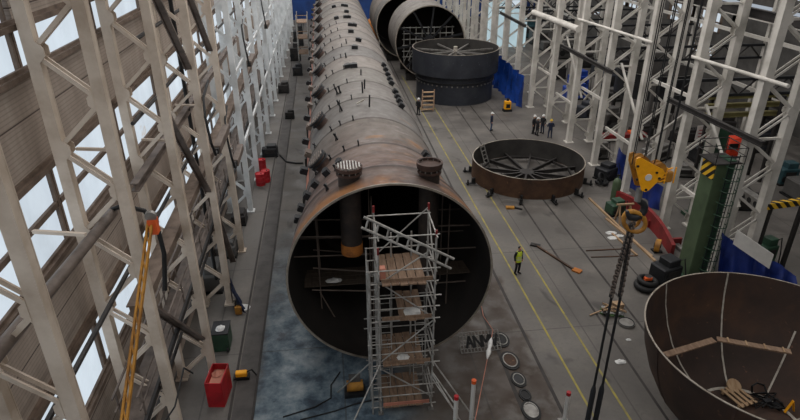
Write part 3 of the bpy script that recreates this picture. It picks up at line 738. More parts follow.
# ------------------------------------------------------------------ mesh sign with letters
t = thing('letter_sign', 'dark wire mesh sign with letters lying on the floor', 'sign', (7.0, 22.3, 0))
c0 = gnd(461, 334, 0.3); c1 = gnd(491, 329, 0.6); d1 = (c1 - c0); Lg = 1.95
ex = Vector((0.995, 0.03, 0)).normalized(); ey = Vector((-0.06, 0.72, 0.7)).normalized(); O = gnd(461.5, 353.5, 0.04)
m = MB()
for i in range(13): m.tube(O + ex * (Lg * i / 12), O + ex * (Lg * i / 12) + ey * 0.95, 0.02, 5)
for j in range(6): m.tube(O + ey * (0.95 * j / 5), O + ex * Lg + ey * (0.95 * j / 5), 0.02, 5)
m.build('wire_mesh', 'steel', t)
def letter(chars, x0, w, h, gap):
    G = {'A': [((0, 0), (.5, 1)), ((.5, 1), (1, 0)), ((.22, .4), (.78, .4))], 'N': [((0, 0), (0, 1)), ((0, 1), (1, 0)), ((1, 0), (1, 1))],
         'M': [((0, 0), (0, 1)), ((0, 1), (.5, .35)), ((.5, .35), (1, 1)), ((1, 1), (1, 0))], 'V': [((0, 1), (.5, 0)), ((.5, 0), (1, 1))]}
    x = x0; nn = ex.cross(ey)
    for ch in chars:
        m = MB()
        for (a, b), (c, d) in G[ch]:
            m.bar(O + ex * (x + a * w) + ey * (0.2 + b * h) + nn * 0.04, O + ex * (x + c * w) + ey * (0.2 + d * h) + nn * 0.04, 0.1, 0.05, nn)
        m.build('letter_' + ch.lower(), 'black', t); x += w + gap
letter('ANMV', 0.3, 0.34, 0.56, 0.06)

# discs lying along the track
for i, (px, py, rx, ry, lab) in enumerate(((501, 340, .5, .5, 'steel eye ring on the track next to the letter sign'), (510, 361, .55, .55, 'large oval plate ring on the track, second from the letter sign'),
        (518.5, 380, .42, .42, 'round steel disc on the track, third from the letter sign'), (525, 395.5, .33, .33, 'smallest round disc on the track'), (531, 411, .5, .5, 'bright wet ring on the track at the bottom edge'))):
    g = gnd(px, py); t = thing('flange_ring', lab, 'ring', (g.x, g.y, 0), 'rings along the track')
    rx *= .6; MB().lathe([(rx * .88, 0.01), (rx, 0.01), (rx, 0.08), (rx * .88, 0.08)], 28, (g.x, g.y, 0), closed=True).build('rim', 'steel' if i != 3 else 'blacksteel', t)
    MB().disc((g.x, g.y, 0.03), rx * 0.85, (0, 0, 1), 24, 0.05).build('plate', ('black', 'ring', 'blacksteel', 'black', 'steel')[i], t)
    MB().lathe([(rx, 0.002), (rx * 1.32, 0.002), (rx * 1.32, 0.05), (rx, 0.05)], 28, (g.x, g.y, 0), closed=True).build('gasket', 'black', t)
    t.scale = (1, 1.45, 1)

# ------------------------------------------------------------------ rings on the floor
def shell_ring(parent, c, r, z0, z1, th, mo, mi, flange=True):
    MB().lathe([(r, z0), (r, z1)], 96, (c[0], c[1], 0)).build('outer_skin', mo, parent)
    MB().lathe([(r - th, z1), (r - th, z0)], 96, (c[0], c[1], 0)).build('inner_skin', mi, parent)
    MB().lathe([(r - th - .01, z1 - 0.01), (r + .01, z1 - 0.01), (r + .01, z1 + 0.015), (r - th - .01, z1 + 0.015)], 96, (c[0], c[1], 0), closed=True).build('top_edge', 'edge' if flange else 'steel', parent)
    MB().lathe([(r - th - .01, z0), (r + .01, z0), (r + .01, z0 + .03), (r - th - .01, z0 + .03)], 96, (c[0], c[1], 0), closed=True).build('bottom_edge', mo, parent)
RC = (15.05, 40.8)
rg = thing('steel_ring', 'low brown steel ring with radial beams on the floor', 'ring', (RC[0], RC[1], 0))
shell_ring(rg, RC, 4.27, 0.22, 1.75, 0.06, 'ring', 'ringin')
for k in range(12):
    a = 2 * PI * k / 12 + 0.13; c, s_ = math.cos(a), math.sin(a)
    MB().ibeam((RC[0] + 0.5 * c, RC[1] + 0.5 * s_, 0.45), (RC[0] + 4.2 * c, RC[1] + 4.2 * s_, 0.45), 0.14, 0.3, 0.03).build('radial_beam', 'dark', rg)
    p = MB().box((RC[0] + 4.62 * c, RC[1] + 4.62 * s_, 0.13), (0.75, 0.22, 0.08), Matrix.Rotation(a, 3, 'Z')).build('foot', 'black', rg)
    MB().box((RC[0] + 4.42 * c, RC[1] + 4.42 * s_, 0.34), (0.25, 0.16, 0.42), Matrix.Rotation(a, 3, 'Z')).tube((RC[0] + 4.85 * c, RC[1] + 4.85 * s_, 0.0), (RC[0] + 4.85 * c, RC[1] + 4.85 * s_, 0.42), 0.06, 8).build('screw_jack', 'black', p)
    b = a + 2 * PI / 12
    MB().bar((RC[0] + 3.6 * c, RC[1] + 3.6 * s_, 0.42), (RC[0] + 3.6 * math.cos(b), RC[1] + 3.6 * math.sin(b), 0.42), 0.12, 0.2).build('tie', 'dark', rg)
MB().disc((RC[0], RC[1], 0.45), 0.55, (0, 0, 1), 24, 0.34).build('hub', 'dark', rg)
t = ladder('ladder', (RC[0] - 2.45, RC[1] + 2.3, 0.02), (RC[0] - 2.95, RC[1] + 2.85, 1.9), 0.55, 6, 0.05, 'steel', None, (0.74, 0.67, 0))
tag(t, 'short grey ladder leaning inside the low brown ring', 'ladder')

SCN = (14.3, 65.0)
t = thing('steel_ring', 'dark drum ring at the bottom of the two ring stack', 'ring', (SCN[0], SCN[1], 0), 'stacked dark rings')
shell_ring(t, SCN, 4.3, 0.0, 2.95, 0.06, 'drum', 'ringin', False)
MB().lathe([(4.3, 2.2), (4.42, 2.24), (4.42, 2.36), (4.3, 2.4)], 96, (SCN[0], SCN[1], 0)).build('weld_collar', 'blacksteel', t)
for k in range(24):
    a = PI + PI * k / 24; MB().box((SCN[0] + 4.36 * math.cos(a), SCN[1] + 4.36 * math.sin(a), 2.05), (0.1, 0.14, 0.14), Matrix.Rotation(a, 3, 'Z')).build('cleat', 'steel', t)
t = thing('steel_ring', 'dark drum ring with spokes on top of the two ring stack', 'ring', (SCN[0], SCN[1], 2.95), 'stacked dark rings')
shell_ring(t, SCN, 4.78, 3.05, 5.5, 0.06, 'drum', 'ringin', True)
for k in range(8):
    a = 2 * PI * k / 8 + 0.25; c, s_ = math.cos(a), math.sin(a)
    MB().bar((SCN[0] + .25 * c, SCN[1] + .25 * s_, 4.9), (SCN[0] + 4.72 * c, SCN[1] + 4.72 * s_, 4.9), 0.16, 0.16).build('spoke', 'steel', t)
MB().tube((SCN[0], SCN[1], 3.6), (SCN[0], SCN[1], 5.5), 0.22, 16).build('hub', 'chalk', t)
for k in range(8):
    a = 2 * PI * k / 8; MB().box((SCN[0] + 4.3 * math.cos(a), SCN[1] + 4.3 * math.sin(a), 3.0), (0.5, 0.2, 0.1), Matrix.Rotation(a, 3, 'Z')).build('spacer', 'blacksteel', t)

# big pipe sections at the far right of the pile
def far_pipe(lab, cx, y0, y1, zc, r, spokes):
    t = thing('pipe_section', lab, 'pipe', (cx, y0, zc - r))
    MB().lathe([(r, y0), (r, y1)], 96, (cx, 0, zc), 'Y').build('shell', 'pile', t)
    MB().lathe([(r - .08, y1), (r - .08, y0)], 96, (cx, 0, zc), 'Y').build('lining', 'inner', t)
    MB().lathe([(r - .1, y0 + .02), (r - .1, y0 - .02), (r + .02, y0 - .02), (r + .02, y0 + .02)], 96, (cx, 0, zc), 'Y', closed=True).build('rim', 'edge', t)
    if spokes:
        for k in range(10):
            a = 2 * PI * k / 10 + .2; MB().bar((cx + .3 * math.cos(a), y0 + .6, zc + .3 * math.sin(a)), (cx + (r - .1) * math.cos(a), y0 + .6, zc + (r - .1) * math.sin(a)), 0.22, 0.22, (0, 1, 0)).build('spoke', 'blacksteel', t)
        MB().disc((cx, y0 + .6, zc), 0.7, (0, 1, 0), 24, 0.4).build('hub', 'blacksteel', t)
        for k in range(9):
            x = cx - 3 + k * 0.75; zz = zc - math.sqrt((r - .1) ** 2 - (x - cx) ** 2)
            MB().tube((x, y0 + 1.6, zz), (x, y0 + 1.6, zc + 1.6), 0.05, 6).build('scaffold_tube', 'tube', t)
        for k in range(6): MB().tube((cx - 3.2, y0 + 1.5, zc - 2 + k * 0.7), (cx + 3.2, y0 + 1.5, zc - 2 + k * 0.7), 0.05, 6).build('scaffold_tube', 'tube', t)
        for k in range(6): MB().tube((cx - 3 + k * .5, y0 + 1.2, zc - 2.4), (cx - 2 + k * .5, y0 + 1.2, zc - 0.4), 0.05, 6).build('scaffold_tube', 'tube', t)
    MB().disc((cx, y1 - .3, zc), r - .1, (0, 1, 0), 64, .1).build('shade_backing', 'inner', t)  # added dark disc stands in for shade deep inside the pipe
    for yy in (y0 + 1, y1 - 1): MB().box((cx, yy, (zc - r + .35) / 2), (5.6, 0.6, zc - r + .35)).build('cradle', 'dark', t)
    return t
far_pipe('big open pipe section with spokes behind the dark ring stack', 12.6, 71.6, 79.5, 4.75, 4.25, True)
far_pipe('second big pipe section behind the spoked one', 11.3, 83, 95, 4.75, 4.25, False)
tag(MB().ball((8.0, 100, 1.6), (1.6, 2.0, 1.8), 16, 10).build('rust_heap', 'rustcap'), 'orange rusty heap at the far right of the pile', 'heap')

# ------------------------------------------------------------------ bowl
BC = (15.85, 15.2); BZ = 4.6
bw = thing('steel_bowl', 'big rusty steel bowl at the lower right', 'bowl', (BC[0], BC[1], 0))
pr_ = [(0.0, 0.36), (1.95, 0.42), (2.55, 0.75), (3.15, 1.25), (3.7, 1.95), (4.1, 2.75), (4.38, 3.6), (4.56, BZ)]
MB().lathe(pr_, 96, (BC[0], BC[1], 0)).build('inner_plate', 'bowl', bw)
MB().lathe([(0.0, 0.28)] + [(r + .06, z - .04) for r, z in pr_[1:-1]] + [(4.62, BZ)], 96, (BC[0], BC[1], 0)).build('outer_plate', 'bowl', bw)
MB().lathe([(4.57, BZ - .02), (4.63, BZ - .02), (4.63, BZ + .012), (4.57, BZ + .012)], 96, (BC[0], BC[1], 0), closed=True).build('rim', 'edge', bw)
def seamstrip(deg, lo, hi, w, nm='weld_seam', mt='chalk', out=False):
    a = math.radians(deg); m = MB(); P = pr_[1:]
    pts = [((r + (.068 if out else -0.012)), z + (-.04 if out else .005)) for r, z in P if lo <= z <= hi]
    vs = []; fs = []
    for r, z in pts:
        for d in (-1, 1):
            for e in (0, 1):
                aa = a + d * w / (2 * r); rr = r - e * 0.012 if not out else r + e * .012
                vs.append((BC[0] + rr * math.cos(aa), BC[1] + rr * math.sin(aa), z + (e * .008 if not out else 0)))
    for i in range(len(pts) - 1):
        o = i * 4; fs += [(o, o + 4, o + 6, o + 2), (o + 1, o + 3, o + 7, o + 5), (o, o + 1, o + 5, o + 4), (o + 2, o + 6, o + 7, o + 3)]
    m.add(vs, fs); m.build(nm, mt, bw)
for deg, lo, hi in ((158, 1.9, 3.7), (118, 0.4, 4.6), (78, 0.4, 4.6), (38, 0.4, 3.0), (198, 0.4, 3.7), (238, 0.4, 4.6), (278, .4, 4.6), (318, .4, 4.6), (-2, .4, 4.6)): seamstrip(deg, lo, hi, 0.07)
for deg in (178, 218, 258): seamstrip(deg, 0.4, 4.7, 0.09, 'outer_seam', 'darkred', True)
MB().lathe([(1.92, 0.43), (2.02, 0.47), (2.02, .485), (1.92, .445)], 64, (BC[0], BC[1], 0), closed=True).build('floor_seam', 'chalk', bw)
for k in range(4):
    a = PI / 2 * k + .4; MB().box((BC[0] + 2.0 * math.cos(a), BC[1] + 2.0 * math.sin(a), 0.25), (0.5, 0.4, 0.5), Matrix.Rotation(a, 3, 'Z')).build('support_block', 'blacksteel', bw)
# boards resting in the bowl: span across chord of the wall
def inb(px, py, z): return gnd(px, py, z)
def bowl_board(p, q, lab, cleats):
    t = thing('plank', lab, 'plank', tuple((p + q) / 2))
    MB().bar(p, q, 0.3, 0.06).build('board', 'plank', t)
    for i in range(cleats):
        c = p.lerp(q, (i + .6) / cleats); d = (q - p).normalized(); s_ = d.cross(Vector((0, 0, 1))).normalized()
        MB().bar(c - s_ * .17 + Vector((0, 0, .05)), c + s_ * .17 + Vector((0, 0, .05)), 0.06, 0.04).build('cleat', 'wood', t)
bowl_board(inb(665, 355, 2.55), inb(714, 340, 2.55), 'left plank wedged across inside the rusty bowl', 0)
bowl_board(inb(717, 339, 2.5), inb(791, 352, 2.5), 'right plank with cleats wedged across inside the rusty bowl', 4)
t = thing('pallet', 'small slatted wooden pallet on the bowl bottom', 'pallet', tuple(gnd(738, 398, .5)))
g = gnd(738, 398, .5); rz = Matrix.Rotation(math.radians(14), 3, 'Z')
for i in range(4): MB().box(g + rz @ Vector((-.36 + .24 * i, 0, .12)), (0.13, 1.1, 0.04), rz).build('slat', 'wood', t)
for j in (-.4, .4): MB().box(g + rz @ Vector((0, j, .05)), (0.9, 0.1, 0.1), rz).build('bearer', 'wood', t)
MB().disc(g + Vector((.1, .5, .2)), 0.3, (0, -.5, .85), 20, 0.06).build('round_lid', 'wood', t)
t = thing('cable_tangle', 'black cable and tool tangle on the bowl bottom', 'cables', tuple(gnd(765, 405, .5)))
g = gnd(766, 404, .5); rr = random.Random(5)
for k in range(3): MB().path([g + Vector((rr.uniform(-.7, .7), rr.uniform(-.5, .5), .06 + .05 * k)) for _ in range(7)], 0.035, 6).build('cable', 'black', t)
MB().path([gnd(752, 392, .5), gnd(752, 386, .8), gnd(757, 383, .9), gnd(764, 385, .7), gnd(768, 396, .55)], 0.04, 8).build('hose', 'black', t)
MB().box(g + Vector((0, 0, .12)), (0.3, 0.2, 0.2)).build('tool', 'blacksteel', t)
t = thing('warning_stand', 'yellow folding stand at the edge of the bowl bottom', 'stand', tuple(gnd(790, 412, .5)))
g = gnd(789, 412, .5); MB().bar(g + Vector((-.2, 0, 0)), g + Vector((0, 0, .6)), .1, .03).bar(g + Vector((.2, 0, 0)), g + Vector((0, 0, .6)), .1, .03).build('frame', 'yellow', t)

# ------------------------------------------------------------------ hook block and slings
HY = 13.0; hb0 = atY(643.5, 171, HY)
hk = thing('hook_block', 'yellow crane hook block hanging on steel ropes', 'hook block', tuple(hb0))
C0 = hb0
def plate(y, mt):
    m = MB(); o = [(-.6, .34), (-.5, .42), (.35, .12), (.5, .0), (.42, -.14), (.12, -.4), (-.02, -.44), (-.14, -.4), (-.62, .18)]
    o = [(-.4, .46), (-.31, .49), (.36, .13), (.43, .04), (.4, -.06), (.1, -.42), (.0, -.47), (-.1, -.43), (-.4, .28)]
    vs = [C0 + Vector((a, y + d, b)) for d in (-.02, .02) for a, b in o]; nn = len(o)
    fs = [list(range(nn))[::-1], [i + nn for i in range(nn)]] + [[i, (i + 1) % nn, (i + 1) % nn + nn, i + nn] for i in range(nn)]
    m.add(vs, fs); return m.build('side_plate', mt, hk)
sp = plate(-.25, 'yellow'); plate(.12, 'jib')
MB().disc(C0 + Vector((.0, -.28, -.06)), 0.09, (0, 1, 0), 18, 0.02).build('badge', 'board', sp, 'pale round badge')
for a, b in ((-.34, .26), (.2, .06), (0, -.4), (-.3, -.1), (.3, -.1)): MB().disc(C0 + Vector((a, -.28, b)), 0.032, (0, 1, 0), 10, 0.03).build('bolt', 'blacksteel', sp)
for i, a in enumerate((-.2, .3)):
    for y in (-.15, .0): MB().lathe([(.08, y - .05), (.2, y - .05), (.17, y - .02), (.17, y + .02), (.2, y + .05), (.08, y + .05)], 28, C0 + Vector((a, 0, .2 - a * .4)), 'Y', closed=True).build('sheave', 'jib', hk)
m = MB()
for k in range(4): m.tube(C0 + Vector((.35, -.2, .06 - k * .1)), C0 + Vector((.85, .1, .0 - k * .1)), 0.02, 6)
for k in (.6, .85): m.tube(C0 + Vector((k, -.05, .08)), C0 + Vector((k, -.05, -.36)), 0.02, 6)
m.build('guard_cage', 'yellow', hk)
MB().box(C0 + Vector((.62, .1, -.2)), (0.42, 0.3, 0.3)).build('ballast', 'jib', hk, bevel=0.03)
MB().tube(C0 + Vector((0, 0, -.5)), C0 + Vector((0, 0, -.85)), 0.09, 14).build('shank', 'steel', hk)
hkp = [C0 + Vector((0, 0, -.8))] + [C0 + Vector((.24 * math.sin(a), 0, -1.1 + .24 * math.cos(a))) for a in [0.3, .8, 1.3, 1.8, 2.4, 3.0, 3.6, 4.2, 4.6]]
MB().path(hkp, [.08, .08, .09, .1, .1, .11, .11, .1, .07, .04], 12).build('hook', 'blacksteel', hk)
rr = random.Random(3)
for k in range(8):
    x = -.42 + .15 * k + (.03 if k % 2 else 0); y = (-.12, .12)[k % 2]
    tag(MB().tube(C0 + Vector((x, y, .25)), C0 + Vector((x * 1.15, y, 12.2)), 0.013, 6).build('hoist_rope', 'black'), 'black hoist rope above the hook block, %s from the left' % ORD[k], 'rope', 'hoist ropes of the hook block')
cz = C0 + Vector((0, 0, -1.3))
t = MB().torus(cz + Vector((0.02, -.02, -.16)), .25, .06, (0.2, 1, 0), 28, 10, 1.35).build('sling_coil', 'jib'); tag(t, 'yellow sling coil around the crane hook', 'sling')
tag(MB().torus(cz + Vector((0.0, .12, -.14)), .22, .05, (-.1, 1, 0), 24, 8, 1.3).build('sling_coil', 'jib'), 'inner yellow sling coil behind the hook', 'sling')
for k, (dx, lab) in enumerate(((-.2, 'left dark chain sling hanging from the crane hook'), (.07, 'right dark chain sling hanging from the crane hook'))):
    t = thing('chain_sling', lab, 'sling', tuple(cz), 'slings on the crane hook')
    z0, z1, z2 = -.25, -2.6, -8.2
    m = MB(); n_ = 26
    for i in range(n_):
        f = i / n_; p = cz + Vector((dx * min(1, .25 + f), .03 * k, z0 + (z1 - z0) * f))
        m.torus(p, .06, .024, (1, .2, 0) if i % 2 else (.2, 1, 0), 10, 6, 1.0)
    m.build('chain', 'duct', t)
    MB().path([cz + Vector((dx * .25, .05 * k, z0)), cz + Vector((dx, .05, z1))], .06, 8).build('sleeve', 'dark', t)
    MB().path([cz + Vector((dx, 0, z1)), cz + Vector((dx, 0, z2 + .8))], .04, 8).build('wire_rope', 'black', t)
    MB().path([cz + Vector((dx, 0, z2 + 2.3)), cz + Vector((dx, 0, z2 + 2.1)), cz + Vector((dx, 0, z2))], [.05, .085, .085], 8).build('ferrule', 'blacksteel', t)
    MB().torus(cz + Vector((dx, 0, z2 - .1)), .12, .03, (1, 0, 0), 16, 8).build('shackle', 'steel', t)

# ------------------------------------------------------------------ green column machine
gc = thing('machine_column', 'tall olive green machine column with caged ladder', 'machine', (20.0, 26.3, 0))
MB().box((19.9, 26.3, 3.55), (0.66, 1.15, 7.1)).build('mast', 'green', gc, bevel=.03)
MB().box((19.9, 26.3, 0.08), (1.7, 2.1, 0.16)).build('base', 'dgreen', gc)
MB().box((19.55, 26.3, 6.6), (0.04, 1.1, 0.8)).build('hazard_band', 'hazard', gc, 'yellow and black striped band')
MB().box((20.45, 26.2, 3.6), (0.44, 0.8, 7.2)).build('guide_rail', 'dgreen', gc)
ladder('ladder', (20.4, 25.6, 0.2), (20.4, 25.6, 7.6), 0.45, 26, 0.025, 'blacksteel', gc, (1, 0, 0))
for k in range(10):
    z = .9 + k * .68; pts = [(20.4 + .42 * math.cos(a), 25.6 - .5 * math.sin(a), z) for a in [PI * i / 8 for i in range(9)]]
    MB().path(pts, 0.025, 6).build('cage_hoop', 'dgreen', gc)
m = MB()
for i in range(5): a = PI * (i + .5) / 5; m.tube((20.4 + .42 * math.cos(a), 25.6 - .5 * math.sin(a), .9), (20.4 + .42 * math.cos(a), 25.6 - .5 * math.sin(a), 7.2), .015, 5)
m.build('cage_bar', 'dgreen', gc)
m = MB()
for x, y in ((19.3, 25.5), (20.9, 25.5), (20.9, 27.1), (19.3, 27.1)): m.tube((x, y, 7.1), (x, y, 8.0), .025, 6)
for z in (7.55, 8.0):
    for a, b in (((19.3, 25.5), (20.9, 25.5)), ((20.9, 25.5), (20.9, 27.1)), ((20.9, 27.1), (19.3, 27.1)), ((19.3, 27.1), (19.3, 25.5))): m.tube((a[0], a[1], z), (b[0], b[1], z), .025, 6)
m.build('platform_rail', 'dark', gc); MB().box((20.1, 26.3, 7.13), (1.5, 1.5, .06)).build('platform', 'dark', gc)
t = thing('green_mast', 'second dark green mast behind the striped machine column', 'machine', (23.6, 33.0, 0))
MB().box((24.6, 33, 3.3), (0.9, 0.9, 6.6)).build('mast', 'dgreen', t); MB().box((24.6, 33, .1), (1.5, 1.5, .2)).build('base', 'dgreen', t)
# boom beam with holes and striped end
bm_ = thing('boom_beam', 'grey perforated boom beam right of the green column', 'beam', (24.2, 28, 0))
a = atY(738, 190, 29.5); b = Vector((a.x, 26.75, a.z))
MB().bar(a, b, 0.5, 0.62).build('beam', 'steel', bm_)
for k in range(5):
    c = a.lerp(b, (k + .5) / 5); MB().disc(c + Vector((-.26, 0, 0)), .17, (1, 0, 0), 18, .02).build('hole', 'black', bm_)
for y in (29.3, 27.0): MB().box((a.x, y, (a.z - .3) / 2), (.25, .25, a.z - .3)).build('support_leg', 'grey', bm_)
p, q = atY(766, 206, 26.3), atY(806, 201, 26.3)
t = thing('striped_boom', 'yellow and black striped boom at the right edge', 'boom', (p.x + 2, 26.3, 0))
MB().bar(p, q, .3, .34).build('boom', 'hazard', t)
for f in (.12, .95): c = p.lerp(q, f); MB().box((c.x, 26.3, (c.z - .16) / 2), (.2, .2, c.z - .16)).build('support_leg', 'dark', t)
# red base
rb = thing('curved_guard', 'long dull red curved machine guard beside the hook', 'guard', (21, 32, 0))
m = MB(); N = 14; vs = []
for i in range(N + 1):
    f = i / N; p = Vector((20.15 + .55 * math.sin(f * PI), 28.4 + 8.2 * f, 0)); h = .75 + .35 * math.sin(f * PI)
    for dx, z in ((-.12, 0), (-.12, h), (.12, h), (.12, 0)): vs.append(p + Vector((dx, 0, z)))
fs = [(0, 1, 2, 3), (N * 4 + 3, N * 4 + 2, N * 4 + 1, N * 4)]
for i in range(N):
    for j in range(4): fs.append((i * 4 + j, (i + 1) * 4 + j, (i + 1) * 4 + (j + 1) % 4, i * 4 + (j + 1) % 4))
m.add(vs, fs).build('skirt', 'redbase', rb)
m = MB()
for y in (29.5, 32, 35): m.box((20.9, y, .3), (.9, .16, .5))
m.build('web', 'redbase', rb); MB().box((21.02, 31.8, .12), (0.3, 6.4, .22)).build('rail', 'steel', rb)
t = thing('hose_reel', 'small orange yellow reel by the red base', 'reel', (19.4, 28.6, 0))
MB().disc((19.5, 29.0, .42), .4, (.8, -.6, 0), 22, .3).build('drum', 'jib', t); MB().disc((19.5, 29.0, .42), .16, (.8, -.6, 0), 16, .4).build('hub', 'black', t); MB().box((19.5, 29.0, .05), (.5, .5, .1)).build('stand', 'black', t)

# tarps
def tarp(name, p00, p10, p01, p11, lab, mt, seed, folds=7, amp=.25, nrm=(0, -1, 0)):
    rnd = random.Random(seed); ph = rnd.random() * 6; nx, ny = 40, 14; vs = []; nv = Vector(nrm)
    p00, p10, p01, p11 = map(Vector, (p00, p10, p01, p11))
    for l in (0, 1):
        for i in range(nx + 1):
            for j in range(ny + 1):
                u, v = i / nx, j / ny
                p = p00.lerp(p10, u).lerp(p01.lerp(p11, u), v)
                w = math.sin(u * folds * 2 * PI + ph + 1.3 * math.sin(v * 3)) * amp * (.35 + .65 * v) + .4 * amp * math.sin(u * folds * 4.7 + v * 4)
                sag = -.35 * abs(math.sin(u * folds * .5 * PI)) * (1 - v) * amp * 2
                vs.append(p + nv * (w + .01 * l) + Vector((0, 0, sag)))
    fs = []; K = (nx + 1) * (ny + 1)
    for i in range(nx):
        for j in range(ny):
            q = [i * (ny + 1) + j, (i + 1) * (ny + 1) + j, (i + 1) * (ny + 1) + j + 1, i * (ny + 1) + j + 1]; fs.append(q); fs.append([w + K for w in q[::-1]])
    m = MB(); m.add(vs, fs, True); return tag(m.build(name, mt), lab, 'tarpaulin')
a = gnd(526, 112)
tarp('tarpaulin', (19.8, 72.5, 4.2), (20.4, 59.5, 3.6), (19.8, 72.5, .02), (20.4, 59.0, .02), 'bright blue tarpaulin hung along the columns by the ring stack', 'tarp', 2, 9, .35, (-1, 0, 0))
tarp('tarpaulin', (20.6, 25.4, 3.3), (24.2, 23.6, 1.5), (20.75, 24.9, .06), (24.3, 22.9, .06), 'deep blue tarpaulin draped behind the rusty bowl', 'dtarp', 4, 5, .3, (-.4, -.9, 0))
tarp('tarpaulin', (22.3, 40.8, 2.3), (22.3, 34.0, 1.9), (22.3, 40.8, .06), (22.3, 34.0, .06), 'blue tarpaulin behind the yellow hook block', 'dtarp', 6, 4, .2, (-.8, -.6, 0))
bp, bq, bz, bt = atY(735, 237, 24.2), atY(771.5, 262, 23.0), Vector((0, 0, .42)), Vector((.03, .04, 0))
tag(MB().add([bp - bz, bq - bz, bq + bz, bp + bz, bp - bz + bt, bq - bz + bt, bq + bz + bt, bp + bz + bt], [(0, 1, 2, 3), (7, 6, 5, 4), (0, 4, 5, 1), (1, 5, 6, 2), (2, 6, 7, 3), (3, 7, 4, 0)]).build('board', 'board'), 'large whitish board leaning on the deep blue tarpaulin', 'board')

# ------------------------------------------------------------------ small machines and things
def machine(name, lab, loc, size, mt, cat='machine', rot=0.0, extras=True, seed=0):
    x, y = loc; sx, sy, sz = size; R = Matrix.Rotation(rot, 3, 'Z'); t = thing(name, lab, cat, (x, y, 0)); O = Vector((x, y, 0)); rnd = random.Random(seed)
    MB().box(O + Vector((0, 0, .06)), (sx * 1.05, sy * 1.05, .12), R).build('skid', 'black', t)
    MB().box(O + Vector((0, 0, .12 + sz * .35)), (sx, sy, sz * .7), R).build('housing', mt, t, bevel=min(size) * .05)
    MB().box(O + R @ Vector((sx * .12, 0, .12 + sz * .82)), (sx * .6, sy * .75, sz * .28), R).build('top_box', mt, t, bevel=min(size) * .04)
    if extras:
        MB().box(O + R @ Vector((0, -sy * .51, .12 + sz * .4)), (sx * .6, .03, sz * .35), R).build('front_panel', 'dark', t)
        MB().disc(O + R @ Vector((-sx * .3, -sy * .5, .12 + sz * .25)), sz * .14, R @ Vector((0, 1, 0)), 16, .12).build('wheel', 'black', t)
        MB().path([O + R @ Vector((sx * .3, -sy * .3, sz * .95)), O + R @ Vector((sx * .45, -sy * .5, sz * 1.1)), O + R @ Vector((sx * .5, -sy * .7, sz * .5)), O + R @ Vector((sx * .4, -sy * .9, .05))], .035, 6).build('hose', 'black', t)
    return t
g = gnd(668, 290); machine('welding_machine', 'dark boxy welding machine behind the bowl rim', (g.x + .15, g.y + .8), (1.35, 1.1, 1.5), 'blacksteel', rot=.3)
t = thing('cable_reel', 'black rubber cable reel beside the dark welding machine', 'reel', (g.x - 1.1, g.y + .2, 0))
MB().torus((g.x - 1.15, g.y + .3, .2), .5, .17, (0, 0, 1), 28, 10).build('coil', 'black', t); MB().torus((g.x - 1.1, g.y + .35, .48), .44, .14, (0.1, 0, 1), 28, 10).build('coil', 'black', t)
MB().tube((g.x - 1.12, g.y + .32, 0), (g.x - 1.12, g.y + .32, .8), .2, 14).build('core', 'dark', t); MB().box((g.x - 1.2, g.y + .2, .72), (.4, .2, .15)).build('handle', 'orangecap', t)
g = gnd(617, 216); machine('dark_green_unit', 'dark green power unit below the hook block', (g.x, g.y + .4), (1.1, .9, 1.0), 'dgreen', rot=.2)
t = thing('gas_bottle', 'grey green gas bottle beside the dark green power unit', 'bottle', (gnd(618, 203).x, gnd(618, 203).y + .6, 0)); q = t.location
MB().lathe([(0, 0), (.3, 0), (.3, 1.35), (.2, 1.6), (.07, 1.7), (.07, 1.85), (0, 1.85)], 20, (q.x, q.y, 0)).build('body', 'green', t); MB().box((q.x, q.y, 1.9), (.2, .1, .12)).build('valve', 'blacksteel', t)
g = gnd(604, 180); machine('pump_unit', 'dark pump unit right of the low brown ring', (g.x + .2, g.y + .3), (1.4, 1.2, 1.2), 'blacksteel', rot=.5)
t = thing('hose_coil', 'black round hose coil on the dark pump unit side', 'hose', (g.x - .6, g.y - .9, 0)); MB().torus((g.x - .6, g.y - .8, .5), .42, .1, (.6, -.6, .5), 24, 8).torus((g.x - .55, g.y - .75, .2), .4, .12, (0, 0, 1), 24, 8).build('coil', 'black', t)
for i, (px, py, sz, mt, lab) in enumerate(((574, 98, (2.4, 1.6, 1.7), 'blue', 'blue machine box behind the columns, nearer of the pair'), (577, 89, (2.0, 1.6, 2.2), 'blue', 'blue machine box behind the columns, further of the pair'),
        (596, 136, (1.6, 1.0, .9), 'steel', 'pale grey cabinet behind the second column pair'), (600, 158, (1.0, .8, 1.4), 'wallgrey', 'pale grey cabinet close to the dark pump unit'), (556, 78, (2, 1.4, 1.8), 'dark', 'dark machine far behind the thick tube'),
        (580, 60, (2.4, 1.6, 2.4), 'dark', 'dark machine under the thick pale tube'), (700, 160, (1.6, 1.2, 1.6), 'blacksteel', 'dark machine above the green column on the right'), (640, 135, (2.0, 1.2, .9), 'dark', 'low dark machine behind the hook ropes'),
        (680, 140, (1.8, 1.2, 1.1), 'dark', 'low dark machine right of the hook ropes'), (783, 183, (1.4, 1.0, 1.7), 'teal', 'teal cabinet at the right edge'), (762, 262, (1, .8, 1.6), 'dgreen', 'dark green cabinet beside the whitish board'), (790, 130, (2, 1.5, 1.6), 'dark', 'dark machine at the right edge behind braces'),
        (610, 100, (2.2, 1.4, 1.3), 'wallgrey', 'grey machine behind the third column pair'), (655, 122, (2.6, 1.4, 1.1), 'steel', 'steel machine beside the legs of the dark aisle ring'))):
    g = gnd(px, py); machine('machine_unit', lab, (min(g.x, 41.5), g.y), sz, mt, rot=.2 * (i % 3), seed=i)
g = gnd(735, 162)
t = thing('red_machine', 'bright orange red rounded machine in the right aisle', 'machine', (g.x, g.y + .5, 0))
